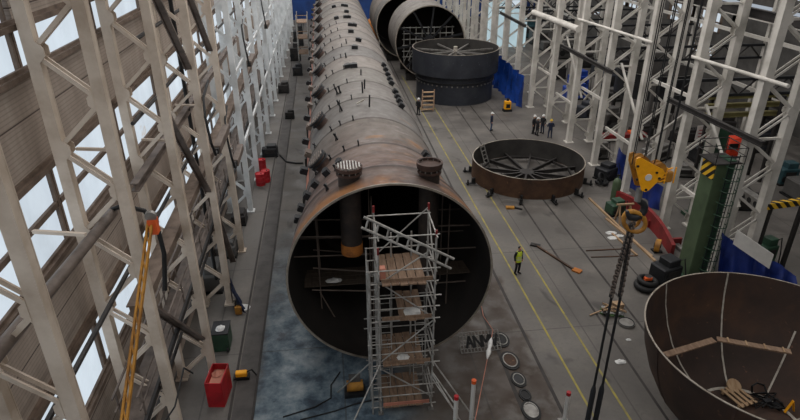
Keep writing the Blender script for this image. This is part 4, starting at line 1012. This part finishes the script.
MB().box((g.x, g.y + .5, .2), (2.9, 1.5, .4)).build('skid', 'black', t); MB().box((g.x, g.y + .5, 1.2), (2.6, 1.5, 1.7)).build('body', 'orange', t, bevel=.35)
MB().box((g.x - .7, g.y - .26, 1.5), (.8, .04, .5)).build('window', 'black', t); MB().box((g.x + .3, g.y - .26, 1.1), (.9, .04, .2)).build('stripe', 'board', t); MB().tube((g.x + .8, g.y + .5, 2.0), (g.x + .8, g.y + .5, 2.6), .1, 10).build('exhaust', 'black', t)
# red small panel
t = thing('notice_board', 'pale notice board with red lines in the right aisle', 'board', (28, 43, 0)); g = gnd(699, 150)
MB().box((g.x, g.y, 1.6), (1.3, .05, 1.3)).build('panel', 'board', t)
for k in range(3): MB().box((g.x, g.y - .035, 1.25 + k * .3), (.9, .01, .08)).build('red_line', 'red', t)
for s_ in (-.5, .5): MB().box((g.x + s_, g.y + .05, .5), (.06, .06, 1.0)).build('leg', 'steel', t)
# aisle rings
t = thing('steel_ring', 'large dark ring on legs in the right aisle behind the ropes', 'ring', (32.2, 54.5, 0)); shell_ring(t, (32.2, 54.5), 3.6, 2.6, 5.0, .06, 'blacksteel', 'ringin', False)
for k in range(6):
    a = 2 * PI * k / 6 + .3; MB().box((32.2 + 3.5 * math.cos(a), 54.5 + 3.5 * math.sin(a), 1.3), (.3, .3, 2.6)).build('leg', 'dark', t)
t = thing('beam_rack', 'dark rack carrying olive beams in the right aisle', 'rack', (30.5, 38.5, 0))
for x in (28.2, 32.8):
    for y in (38.0, 39.4): MB().box((x, y, 3.4), (.22, .22, 6.8)).build('post', 'dark', t)
    for z in (5.05, 5.75, 6.45): MB().box((x, 38.7, z), (.16, 1.6, .14)).build('arm', 'dark', t)
for k in range(3):
    tag(MB().ibeam((27.4, 38.7, 5.3 + .7 * k), (33.8, 38.7, 5.3 + .7 * k), .3, .34).build('steel_beam', 'olive'), 'olive yellow steel beam on the aisle rack, %s' % ('lowest of three', 'middle of three', 'topmost of three')[k], 'beam', 'olive beams in the aisle')
rr = random.Random(11)
for k in range(9):
    x = rr.uniform(32.5, 35.5); y = 66 + k * 5.5; tn = ['first', 'second', 'third', 'fourth', 'fifth', 'sixth', 'seventh', 'eighth', 'ninth'][k]
    machine('aisle_machine', 'grey machine far down the right aisle, %s from the near side' % tn, (x, y), (rr.uniform(2, 3.5), rr.uniform(1.5, 2.5), rr.uniform(1.6, 3.4)), rr.choice(['dark', 'wallgrey', 'steel', 'teal', 'drum']), seed=k)
WL = ['low dark machine on the aisle floor nearest in front of the olive beam rack', 'grey machine on the aisle floor right of the olive beam rack front', 'blue black machine against the far side wall past the orange red machine',
      'small bare steel machine just behind the olive beam rack', 'dark machine by the far side wall, right of the legged dark ring', 'long low dark machine in front of the legged dark ring', 'upright grey machine left of the legged dark ring', 'blue black machine behind the sixth right column, left of the legged ring', 'smallest bare steel machine at the left end of the olive beam rack']
for k, (x, y, sx, sy, sz, mt) in enumerate(((28, 34.3, 2.6, 1.4, 1.3, 'dark'), (34.5, 35, 3, 1.8, 1.8, 'wallgrey'), (37, 44.5, 2.0, 1.4, 2.2, 'drum'), (27.3, 43.6, 2.2, 1.5, 1.2, 'steel'), (37, 49.5, 2.0, 1.8, 1.6, 'dark'), (32.4, 47.6, 2.6, 1.2, 1.0, 'dark'), (27.0, 52.2, 1.6, 1.2, 1.9, 'wallgrey'), (26.2, 55.5, 2.2, 1.5, 1.5, 'drum'), (27.6, 39.9, 1.6, 1.0, .9, 'steel'))):
    machine('workshop_machine', WL[k], (x, y), (sx, sy, sz), mt, rot=.25 * ((k % 4) - 1), seed=40 + k)
tag(MB().box((30, 50.5, 6.4), (2.6, .3, 2.0)).box((30, 50.5, 2.7), (.3, .3, 5.4)).build('panel_cabinet', 'wallgrey'), 'grey panel on a post behind the fifth column', 'panel')
t = thing('red_trolley', 'low red and orange trolley behind the third right column', 'trolley', (24, 42, 0)); g = gnd(617, 141)
MB().box((g.x + .5, g.y, .55), (4.2, .8, .35)).build('bed', 'redbase', t); MB().box((g.x + 1.6, g.y, .8), (1.2, .7, .2)).build('load', 'orangecap', t)
for s_ in (-1.4, 1.4):
    for d in (-.3, .3): MB().disc((g.x + .5 + s_, g.y + d, .2), .2, (0, 1, 0), 14, .1).build('wheel', 'black', t)
# daylight gate at the far right
struct('door_1', MB().box((38.5, 121.95, 2.5), (5, .06, 5.0)), 'pane_far')
TX, TY = gnd(509, 47).x, gnd(509, 47).y
t = thing('welding_tent', 'bright translucent tent behind the blue tarpaulin', 'tent', (TX, TY, 0))
m = MB(); pts = [(-2.6, 0), (-2.6, 4.2), (-1.5, 5.6), (0, 6.1), (1.5, 5.6), (2.6, 4.2), (2.6, 0)]
vs = [(TX + a, y, b) for y in (TY, TY + 8) for a, b in pts]; K = len(pts)
m.add(vs, [list(range(K))[::-1], [i + K for i in range(K)]] + [[i, i + 1, i + 1 + K, i + K] for i in range(K - 1)]).build('cover', 'sheet', t)
for y in (TY, TY + 4, TY + 8): MB().path([(TX + a, y, b + .03) for a, b in pts], .05, 6).build('hoop', 'steel', t)
# yellow machine near the tarp
g = gnd(507, 111); t = thing('yellow_pump', 'small yellow and black pump in front of the blue tarpaulin', 'pump', (g.x, g.y, 0))
MB().box((g.x, g.y, .1), (.9, .6, .2)).build('skid', 'black', t); MB().box((g.x, g.y, .65), (.7, .5, .9)).build('body', 'yellow', t, bevel=.06); MB().box((g.x, g.y - .26, .6), (.4, .04, .4)).build('grille', 'black', t); MB().tube((g.x, g.y, 1.1), (g.x, g.y, 1.35), .12, 12).build('filter', 'black', t)
# step stand by the ring stack
g = gnd(427, 111); t = thing('step_stand', 'wooden step stand in front of the dark ring stack', 'steps', (g.x, g.y, 0))
for s_ in (-.62, .62): MB().bar((g.x + s_, g.y - .2, 0.02), (g.x + s_ + .3, g.y + 1.0, 2.0), .12, .2).bar((g.x + s_ + .3, g.y + 1.0, 0.02), (g.x + s_ + .3, g.y + 1.0, 2.0), .1, .12).build('stringer', 'plank', t)
for k in range(5): f = (k + .5) / 5; MB().box((g.x + .3 * f, g.y - .2 + 1.2 * f, .02 + 1.95 * f), (1.2, .36, .08)).build('tread', 'wood', t)

# left side floor things
g = gnd(217, 398)
t = thing('red_bin', 'open red steel bin by the foot of the third cream column', 'bin', (-5.0, 19.8, 0))
O = Vector((-5.3, 19.8, 0)); rot = Matrix.Rotation(-.12, 3, 'Z')
for d, s3 in ((Vector((0, -.6, .65)), (.66, .04, 1.3)), (Vector((0, .6, .65)), (.66, .04, 1.3)), (Vector((-.33, 0, .65)), (.04, 1.2, 1.3)), (Vector((.33, 0, .65)), (.04, 1.2, 1.3))): MB().box(O + rot @ d, s3, rot).build('side', 'red', t)
MB().box(O + Vector((0, 0, .05)), (.65, 1.2, .06), rot).build('bottom', 'red', t)
MB().box(O + rot @ Vector((-.05, .1, .95)), (.45, .9, .12), rot).build('lid', 'salmon', t)
rag('rag', (-5.35, 20.1, 1.02), .5, .6, 'pinkish rag heap inside the red bin', 'salmon', 9)
g = gnd(242, 378); t = thing('compactor', 'small yellow machine lying on the left rail strip', 'machine', (g.x, g.y, 0))
MB().box((g.x, g.y, .08), (.7, .35, .14)).build('plate', 'black', t); MB().box((g.x, g.y, .26), (.5, .28, .24)).build('body', 'yellow', t, bevel=.04); MB().path([(g.x + .2, g.y, .3), (g.x + .45, g.y + .1, .35), (g.x + .65, g.y, .1)], .04, 6).build('handle', 'black', t)
g = gnd(222, 352); t = thing('green_bin', 'dark green bin behind the red bin', 'bin', (g.x, g.y + .3, 0)); MB().box((g.x, g.y + .5, .5), (.75, 1.0, 1.0)).build('body', 'dgreen', t, bevel=.04); MB().box((g.x, g.y + .5, 1.03), (.8, 1.05, .06)).build('lid', 'blacksteel', t); MB().disc((g.x + .3, g.y - .02, .12), .12, (1, 0, 0), 12, .08).build('wheel', 'black', t)
rag('sheet', (g.x + .0, g.y + .4, 1.06), .5, .6, 'white crumpled paper on the dark green bin', seed=2)
g = gnd(239, 314); t = thing('yellow_case', 'small yellow case standing beside the left rail strip', 'case', (g.x, g.y, 0)); MB().box((g.x, g.y, .26), (.34, .24, .5)).build('body', 'jib', t, bevel=.05); MB().path([(g.x - .12, g.y, .5), (g.x - .1, g.y, .62), (g.x + .1, g.y, .62), (g.x + .12, g.y, .5)], .025, 6).build('handle', 'black', t)
tarp('tarpaulin', (-5.9, 27.4, 1.5), (-5.35, 25.8, 1.2), (-5.5, 27.2, .05), (-4.9, 25.6, .05), 'grey blue sheet slumped against the fourth cream column', 'navy', 8, 3, .12, (1, -.3, 0))
rag('sheet', (-5.05, 26.2, 0), .9, .7, 'white plastic sheet beside the small yellow case', seed=12)
for i, (px, py, h, r, lab) in enumerate(((261, 184.5, .95, .36, 'red drum by the white columns, nearest of three'), (266.5, 181.5, .95, .33, 'red drum right of the nearest red drum'), (263, 172, 1.1, .3, 'narrow red drum behind the other two'))):
    g = gnd(px, py); t = thing('red_drum', lab, 'drum', (g.x, g.y, 0), 'red drums')
    MB().lathe([(0, 0), (r, 0), (r, h * .33), (r + .02, h * .35), (r, h * .37), (r, h * .66), (r + .02, h * .68), (r, h * .7), (r, h), (r - .03, h), (r - .03, h - .04), (0, h - .04)], 24, (g.x, g.y, 0)).build('body', 'red', t); MB().tube((g.x + .1, g.y, h - .04), (g.x + .1, g.y, h + .02), .05, 8).build('bung', 'blacksteel', t)
g = gnd(274, 156); machine('compressor', 'dark compressor beside the left rail strip', (g.x - .3, g.y + .2), (1.3, .9, .9), 'blacksteel')
p0, p1 = gnd(280, 155, .1), gnd(303, 163, .1); tag(MB().path([p0, p0.lerp(p1, .3) + Vector((0, -.9, -.04)), p0.lerp(p1, .7) + Vector((0, -.5, -.04)), p1], .07, 8).build('hose', 'black'), 'thick black hose from dark compressor to the pile', 'hose')
for i, (px, py, sz, mt) in enumerate(((228, 252, (1.2, 1.6, .9), 'wallgrey'), (213, 285, (1.3, 1.8, 1.4), 'wallgrey'), (240, 222, (.9, 1.2, .8), 'dark'), (290, 118, (.9, .7, .8), 'dark'), (284, 92, (1.2, 1.2, 1.2), 'dark'), (296, 60, (1.4, 1.4, 2.4), 'dark'), (299, 45, (1.5, 1.5, 3.0), 'blacksteel'), (298, 75, (1.2, 1.0, 1.4), 'blacksteel'))):
    g = gnd(px, py); lab = ['grey crate between fourth and fifth cream columns', 'tall grey cabinet behind the third cream column foot', 'dark box at the fifth cream column foot', 'dark box on the floor left of the pile', 'dark machine at the white columns left of the pile', 'tall dark machine far left of the pile', 'tallest dark machine at the far left', 'dark machine close to the left pile flank'][i]
    machine('floor_unit', lab, (g.x, g.y), sz, mt, extras=i > 2)
t = thing('access_scaffold', 'far scaffold frame left of the pile', 'scaffold', (-2.9, 80, 0))
for x in (-3.6, -2.2):
    for y in (80, 83): MB().tube((x, y, 0), (x, y, 7), .06, 6).build('standard', 'tube', t)
for z in (2, 4, 6): MB().box((-2.9, 81.5, z), (1.4, 3, .08)).tube((-3.6, 80, z + .9), (-2.2, 80, z + .9), .05, 6).build('deck', 'plank', t)
# debris left
# right floor bits
def stick(name, lab, p, q, w, h, mt, cat):
    tag(MB().bar(Vector(p) + Vector((0, 0, h / 2)), Vector(q) + Vector((0, 0, h / 2)), w, h).build(name, mt), lab, cat)
stick('timber', 'long pale timber on the floor below the hook, outer one', gnd(589, 199), gnd(655, 262), .14, .12, 'wood', 'timber')
stick('timber', 'shorter pale timber beside the long one', gnd(606, 219), gnd(652, 257), .14, .1, 'wood', 'timber')
stick('timber', 'short pale timber crossing the scattered papers', gnd(612, 234), gnd(637, 256), .12, .09, 'wood', 'timber')
stick('steel_bar', 'thin dark bar on the floor left of the slings, upper one', gnd(586, 251), gnd(625, 249), .07, .05, 'ring', 'bar')
stick('steel_bar', 'thin dark bar on the floor left of the slings, lower one', gnd(591, 257.5), gnd(636, 256), .07, .05, 'ring', 'bar')
stick('wood_block', 'small brown wood block at the low ring foot', gnd(506, 208.5), gnd(514, 208.5), .3, .15, 'jib', 'block')
stick('dark_bar', 'short dark bar next to the brown wood block', gnd(514, 208), gnd(522, 210), .12, .1, 'black', 'bar')
t = thing('scraper', 'long handled rusty scraper lying on the floor', 'tool', tuple(gnd(555, 258)))
p, q = gnd(534, 245), gnd(573, 270); MB().bar(p + Vector((0, 0, .06)), q + Vector((0, 0, .06)), .11, .1).build('handle', 'ring', t)
MB().bar(gnd(530.5, 244, .06), gnd(540, 246, .06), .3, .1).build('head', 'dark', t); MB().bar(gnd(573, 269, .05), gnd(581, 272, .05), .4, .08).build('plate', 'rustcap', t)
for i, (px, py, sx, lab) in enumerate(((611, 233, .9, 'white paper sheet on the floor by the timbers, upper one'), (613, 238, .9, 'white paper sheet on the floor by the timbers, lower one'), (619, 236, .7, 'white paper scrap right of the two sheets'), (628.5, 340, .32, 'small white square by the bowl'), (620.5, 362, .62, 'crumpled silver bag on the floor near the bowl'))):
    g = gnd(px, py); rag('paper', (g.x, g.y, 0), sx, sx * .6, lab, seed=20 + i)
g = gnd(626, 324); t = thing('lid_disc', 'grey round lid on the floor near the slings', 'lid', (g.x, g.y, 0)); MB().disc((g.x, g.y, .06), .42, (0, 0, 1), 28, .12).build('plate', 'steel', t); MB().torus((g.x, g.y, .12), .38, .03, (0, 0, 1), 28, 6).build('rim', 'blacksteel', t)
g = gnd(611, 313); t = thing('hose_tangle', 'tangled green and pale hoses on the floor behind the slings', 'hoses', (g.x, g.y, 0)); rr = random.Random(9)
for k in range(5): MB().path([(g.x + rr.uniform(-.6, .6), g.y + rr.uniform(-.5, .5), .05 + .06 * k) for _ in range(8)], .05, 6).build('hose', ('plant', 'plant', 'cloth', 'black', 'wood')[k], t)
MB().bar((g.x - 1.2, g.y - .1, .05), (g.x - .2, g.y + .2, .15), .06, .05).build('stick', 'wood', t); MB().box((g.x + .6, g.y + .5, .12), (.5, .4, .22)).build('box', 'wood', t)
# trestle below the hook
g = gnd(622, 222); t = thing('trestle', 'pale wooden trestle under the hook block', 'trestle', (g.x, g.y, 0))
for s_ in (-.45, .45):
    for d in (-.35, .35): MB().bar((g.x + s_ + .1, g.y + d, 0.02), (g.x + s_ * .8, g.y, 1.3), .09, .07).build('leg', 'wood', t)
MB().bar((g.x - .6, g.y, 1.33), (g.x + .6, g.y, 1.33), .12, .1).build('top', 'wood', t); MB().bar((g.x - .42, g.y - .2, .55), (g.x + .5, g.y - .2, .55), .06, .08).build('brace', 'wood', t)
g = gnd(373, 377); t = thing('yellow_motor', 'small dull yellow motor at the scaffold tower foot', 'motor', (.3, 19.6, 0)); q = Vector((0.45, 19.3, 0))
MB().box(q + Vector((0, 0, .1)), (.9, .6, .2)).build('base', 'blacksteel', t); MB().path([q + Vector((-.35, 0, .42)), q + Vector((.35, 0, .42))], .24, 18).build('drum', 'jib', t); MB().box(q + Vector((0, .1, .75)), (.5, .3, .2)).build('box', 'wallgrey', t)

# cables on the floor in front of the pile
tag(MB().path([gnd(283, 417, .03), gnd(315, 407, .03), gnd(331, 398, .03), gnd(331, 385, .03), gnd(340, 372, .03)], .03, 6).build('cable', 'black'), 'thin black cable on the blue floor, upper one', 'cable')
tag(MB().path([gnd(300, 420, .03), gnd(335, 411, .03), gnd(355, 404, .03), gnd(378, 399, .03)], .03, 6).build('cable', 'black'), 'thin black cable on the blue floor, lower one', 'cable')
tag(MB().path([(-7.5, 10.6, 4.6), (-6.4, 11.8, 5.0), (-5.5, 12.9, 5.1), (-5.2, 14.2, 5.0), (-5.2, 15.7, 5.2), (-5.3, 16.8, 4.0)], .03, 6).build('cable', 'black'), 'sagging black cable between the first and second cream columns', 'cable')

# ------------------------------------------------------------------ people
def skinmesh(verts, edges, radii, root, sub=1):
    me = bpy.data.meshes.new('tmp'); me.from_pydata(verts, edges, []); o = bpy.data.objects.new('tmp', me); COL.objects.link(o)
    sm = o.modifiers.new('s', 'SKIN'); sm.use_smooth_shade = True
    for i, r in enumerate(radii): me.skin_vertices[0].data[i].radius = r if isinstance(r, tuple) else (r, r)
    me.skin_vertices[0].data[root].use_root = True
    ss = o.modifiers.new('u', 'SUBSURF'); ss.levels = sub; ss.render_levels = sub
    dg = bpy.context.evaluated_depsgraph_get(); out = bpy.data.meshes.new_from_object(o.evaluated_get(dg)); bpy.data.objects.remove(o); return out
def person(lab, loc, rz, H, jacket, trousers, helmet, vest=False, pose=0, group=None):
    s = H / 1.76
    J = dict(pelvis=(0, 0, .95), waist=(0, 0, 1.1), chest=(0, .01, 1.32), neck=(0, .0, 1.48), headb=(0, -.01, 1.56), headt=(0, -.02, 1.68))
    st = .1 + .02 * pose
    for sg, n in ((-1, 'l'), (1, 'r')):
        J['hip' + n] = (sg * .09, 0, .9); J['kne' + n] = (sg * (st + .01), -.03, .5); J['ank' + n] = (sg * (st + .02), .03, .09); J['toe' + n] = (sg * (st + .05), -.13, .04)
        J['sho' + n] = (sg * .185, .01, 1.42)
        if pose == 0: J['elb' + n] = (sg * .25, .05, 1.15); J['wri' + n] = (sg * .25, -.03, .92)
        elif pose == 1: J['elb' + n] = (sg * .3, .06, 1.17); J['wri' + n] = (sg * .16, -.17, 1.08)
        else: J['elb' + n] = (sg * .25, .06, 1.16); J['wri' + n] = (sg * .2, -.2 if sg > 0 else -.05, 1.12 if sg > 0 else .93)
    V = lambda k: tuple(c * s for c in J[k])
    def sk(keys, edges, rad, root, sub=1):
        idx = {k: i for i, k in enumerate(keys)}
        return skinmesh([V(k) for k in keys], [(idx[a], idx[b]) for a, b in edges], [tuple(q * s for q in (r if isinstance(r, tuple) else (r, r))) for r in rad], idx[root], sub)
    keys = ['pelvis', 'waist', 'chest', 'neck', 'headb', 'headt']; rad = [(.12, .085), (.11, .08), (.12, .08), .055, .075, .085]
    edges = [('pelvis', 'waist'), ('waist', 'chest'), ('chest', 'neck'), ('neck', 'headb'), ('headb', 'headt')]
    for n in 'lr':
        keys += ['hip' + n, 'kne' + n, 'ank' + n, 'toe' + n, 'sho' + n, 'elb' + n, 'wri' + n]; rad += [.075, .052, .04, .035, .05, .04, .03]
        edges += [('pelvis', 'hip' + n), ('hip' + n, 'kne' + n), ('kne' + n, 'ank' + n), ('ank' + n, 'toe' + n), ('chest', 'sho' + n), ('sho' + n, 'elb' + n), ('elb' + n, 'wri' + n)]
    body = sk(keys, edges, rad, 'pelvis', 2)
    # head details, palm and five fingers joined into the same mesh, then fused into one surface
    x = MB(); hd = Vector(V('headt')); x.ball(hd + Vector((0, -.005, .0)) * s, Vector((.078, .098, .115)) * s, 16, 12)
    x.ball(hd + Vector((0, -.105, -.03)) * s, Vector((.014, .022, .024)) * s, 8, 6); x.ball(hd + Vector((0, -.085, -.075)) * s, Vector((.03, .016, .012)) * s, 8, 6)
    for sg in (-1, 1): x.ball(hd + Vector((sg * .08, .01, -.02)) * s, Vector((.014, .025, .035)) * s, 8, 6); x.ball(hd + Vector((sg * .032, -.09, .0)) * s, Vector((.015, .012, .01)) * s, 8, 6)
    for sg, n in ((-1, 'l'), (1, 'r')):
        w = Vector(V('wri' + n)); e = Vector(V('elb' + n)); d = (w - e).normalized(); side = Vector((0, -1, 0)) - d * Vector((0, -1, 0)).dot(d); side.normalize(); inn = d.cross(side) * (1 if sg > 0 else -1)
        pc_ = w + d * .05 * s; x.path([w - d * .02 * s, w + d * .03 * s, w + d * .09 * s], [.026 * s, .036 * s, .036 * s], 10)
        for f, L in ((-.03, .06), (-.01, .075), (.01, .08), (.03, .068)):
            b = w + d * .085 * s + side * f * s; x.path([b - d * .02 * s, b + d * L * .45 * s, b + (d * L * .8 + inn * .018) * s, b + (d * L * .95 + inn * .04) * s], [.0095 * s] * 3 + [.007 * s], 8)
        b = w + d * .035 * s + side * .03 * s; x.path([b, b + (d * .02 + side * .03) * s, b + (d * .055 + side * .04 + inn * .01) * s], [.012 * s, .011 * s, .008 * s], 8)
    tmp = x.build('tmp', 'skin'); bm = bmesh.new(); bm.from_mesh(body); bm.from_mesh(tmp.data); bm.to_mesh(body); bm.free(); bpy.data.objects.remove(tmp)
    o = bpy.data.objects.new('tmp', body); COL.objects.link(o); rm = o.modifiers.new('r', 'REMESH'); rm.mode = 'VOXEL'; rm.voxel_size = .0085; rm.use_smooth_shade = True
    dg = bpy.context.evaluated_depsgraph_get(); fused = bpy.data.meshes.new_from_object(o.evaluated_get(dg)); bpy.data.objects.remove(o)
    fused.materials.clear(); fused.materials.append(M['skin']); fused.name = 'body'
    r = thing('person', lab, 'person', loc, group); r.rotation_euler = (0, 0, rz)
    def part(nm, me, mt, par=r):
        me.materials.clear(); me.materials.append(M[mt]); me.name = nm; ob = bpy.data.objects.new(nm, me); COL.objects.link(ob); ob.parent = par; return ob
    part('body', fused, 'skin')
    def stack(mb_, secs, n=20):
        o = len(mb_.v)
        for z, rx, ry, yo in secs:
            for j in range(n):
                t = 2 * PI * j / n; mb_.v.append(Vector((rx * math.cos(t), yo + ry * math.sin(t), z)) * s)
        for i in range(len(secs) - 1):
            for j in range(n): mb_.f.append([o + i * n + j, o + i * n + (j + 1) % n, o + (i + 1) * n + (j + 1) % n, o + (i + 1) * n + j]); mb_.sm.append(True)
        mb_.f.append([o + j for j in range(n)]); mb_.sm.append(False); mb_.f.append([o + (len(secs) - 1) * n + j for j in range(n)]); mb_.sm.append(False); return mb_
    def local(nm, mb_, mt, par):
        ob = mb_.build(nm, mt); ob.parent = par; return ob
    m = stack(MB(), [(.84, .178, .128, 0), (.95, .172, .124, 0), (1.1, .165, .12, 0), (1.25, .182, .13, .005), (1.36, .2, .13, .01), (1.43, .185, .112, .012), (1.475, .12, .088, .008), (1.51, .07, .068, 0)])
    for n, sg in (('l', -1), ('r', 1)):
        sh, el, wr = Vector(V('sho' + n)), Vector(V('elb' + n)), Vector(V('wri' + n))
        m.path([sh + Vector((-sg * .06, 0, .0)) * s, sh + Vector((sg * .005, 0, -.01)) * s, sh.lerp(el, .5), el, el.lerp(wr, .5), el.lerp(wr, .97)], [.07 * s, .078 * s, .068 * s, .058 * s, .05 * s, .044 * s], 14)
    jo = local('jacket', m, jacket, r)
    m = stack(MB(), [(.8, .165, .118, 0), (.88, .172, .125, 0), (.98, .165, .118, 0), (1.02, .155, .112, 0)])
    for n in 'lr':
        hp, kn, an = Vector(V('hip' + n)), Vector(V('kne' + n)), Vector(V('ank' + n))
        m.path([hp + Vector((0, 0, .02)) * s, hp.lerp(kn, .25), hp.lerp(kn, .6), kn, kn.lerp(an, .4), an + Vector((0, 0, .0)) * s], [.088 * s, .096 * s, .084 * s, .07 * s, .066 * s, .06 * s], 14)
    local('trousers', m, trousers, r)
    for n in 'lr':
        a, t_ = Vector(V('ank' + n)), Vector(V('toe' + n)); b = MB(); b.v = []
        b.path([a + Vector((0, .06, -.045)) * s, a + Vector((0, .0, -.04)) * s, a.lerp(t_, .6) + Vector((0, 0, -.01)) * s, t_ + Vector((0, -.03, 0)) * s], [.05 * s, .056 * s, .052 * s, .036 * s], 10)
        ob = b.build('boot', 'black'); ob.parent = r
    if vest:
        m = stack(MB(), [(.82, .2, .15, 0), (.95, .19, .142, 0), (1.1, .184, .137, 0), (1.25, .198, .146, .005), (1.36, .206, .146, .01), (1.44, .175, .122, .012), (1.48, .12, .1, .008)])
        vo = local('vest', m, 'vest', r)
        for z, k_ in ((.97, 1), (1.12, .965)): local('reflective_band', stack(MB(), [(z, .193 * k_, .146 * k_, 0), (z + .05, .192 * k_, .145 * k_, 0)]), 'cloth', r)
    if helmet == 'hair':
        local('hair', MB().ball(hd + Vector((0, .018, .03)) * s, Vector((.088, .1, .1)) * s, 16, 10), 'charcoal', r); return r
    b = MB(); hc = hd + Vector((0, 0, .035)) * s
    b.lathe([(.0, .125 * s), (.05 * s, .12 * s), (.09 * s, .09 * s), (.112 * s, .04 * s), (.116 * s, .0), (.15 * s, -.012 * s), (.15 * s, -.02 * s), (.108 * s, -.01 * s)], 24, hc)
    b.box(hc + Vector((0, 0, .118)) * s, (.03 * s, .16 * s, .02 * s)); b.box(hc + Vector((0, -.14, -.01)) * s, (.14 * s, .08 * s, .012 * s))
    hh = b.build('helmet', helmet); hh.parent = r
    return r
def pp(px, py): g = gnd(px, py); return (g.x, g.y, 0)
person('person in yellow high visibility vest and dark trousers standing alone', pp(517, 273.5), .35, 1.76, 'charcoal', 'charcoal', 'hair', True, 0)
person('person in blue jacket and white helmet standing alone past the low ring', pp(491, 130.5), 1.2, 1.76, 'navy', 'denim', 'helmet', False, 0)
G3 = 'workers standing in a group'
person('person in dark clothes and white helmet, leftmost of the group', pp(533, 133.5), .8, 1.76, 'charcoal', 'charcoal', 'helmet', False, 0, G3)
person('person in dark clothes and white helmet, in the middle of the group front', pp(536.5, 135.5), 1.8, 1.72, 'charcoal', 'charcoal', 'helmet', False, 2, G3)
person('person in dark clothes and white helmet, at the right of the close trio', pp(542, 133), -.8, 1.76, 'charcoal', 'navy', 'helmet', False, 0, G3)
person('person in navy overalls and yellowish helmet, seen from behind at the group right', pp(549.5, 138), 2.9, 1.74, 'navy', 'navy', 'yhelmet', False, 1, G3)
person('person in dark clothes beside the wooden step stand', pp(418.3, 115), 2.4, 1.74, 'charcoal', 'charcoal', 'helmet', False, 0)

# ------------------------------------------------------------------ light
w = bpy.data.worlds.new('overcast sky'); S.world = w; w.use_nodes = True
bg = w.node_tree.nodes['Background']; bg.inputs[0].default_value = lin((206, 216, 228)); bg.inputs[1].default_value = 0.6
def area(name, loc, rot, sx, sy, e, c):
    l = bpy.data.lights.new(name, 'AREA'); l.shape = 'RECTANGLE'; l.size = sx; l.size_y = sy; l.energy = e; l.color = c
    o = bpy.data.objects.new(name, l); COL.objects.link(o); o.location = loc; o.rotation_euler = rot; return o
for x, e in ((-2.5, 1.0), (7, 1.15), (16.5, 0.9), (32, 0.8)):
    area('overhead_light_strip', (x, 71, 24.9), (0, 0, 0), 3.5, 100, 6300 * e, (1.0, 0.97, 0.94))  # unseen lamps under the closed ceiling stand in for overhead daylight
    area('overhead_light_strip', (x, -5, 24.9), (0, 0, 0), 3.5, 46, 1250 * e, (1.0, 0.97, 0.94))  # weaker unseen strips added to brighten the near end and hook block
area('left_window_light', (-7.35, 60, 9), (0, math.radians(-90), 0), 12, 110, 1500, (0.85, 0.93, 1.0))
S.view_settings.view_transform = 'Standard'; S.view_settings.look = 'None'; S.view_settings.exposure = 0.0; S.view_settings.gamma = 1.0
S.view_settings.use_curve_mapping = False
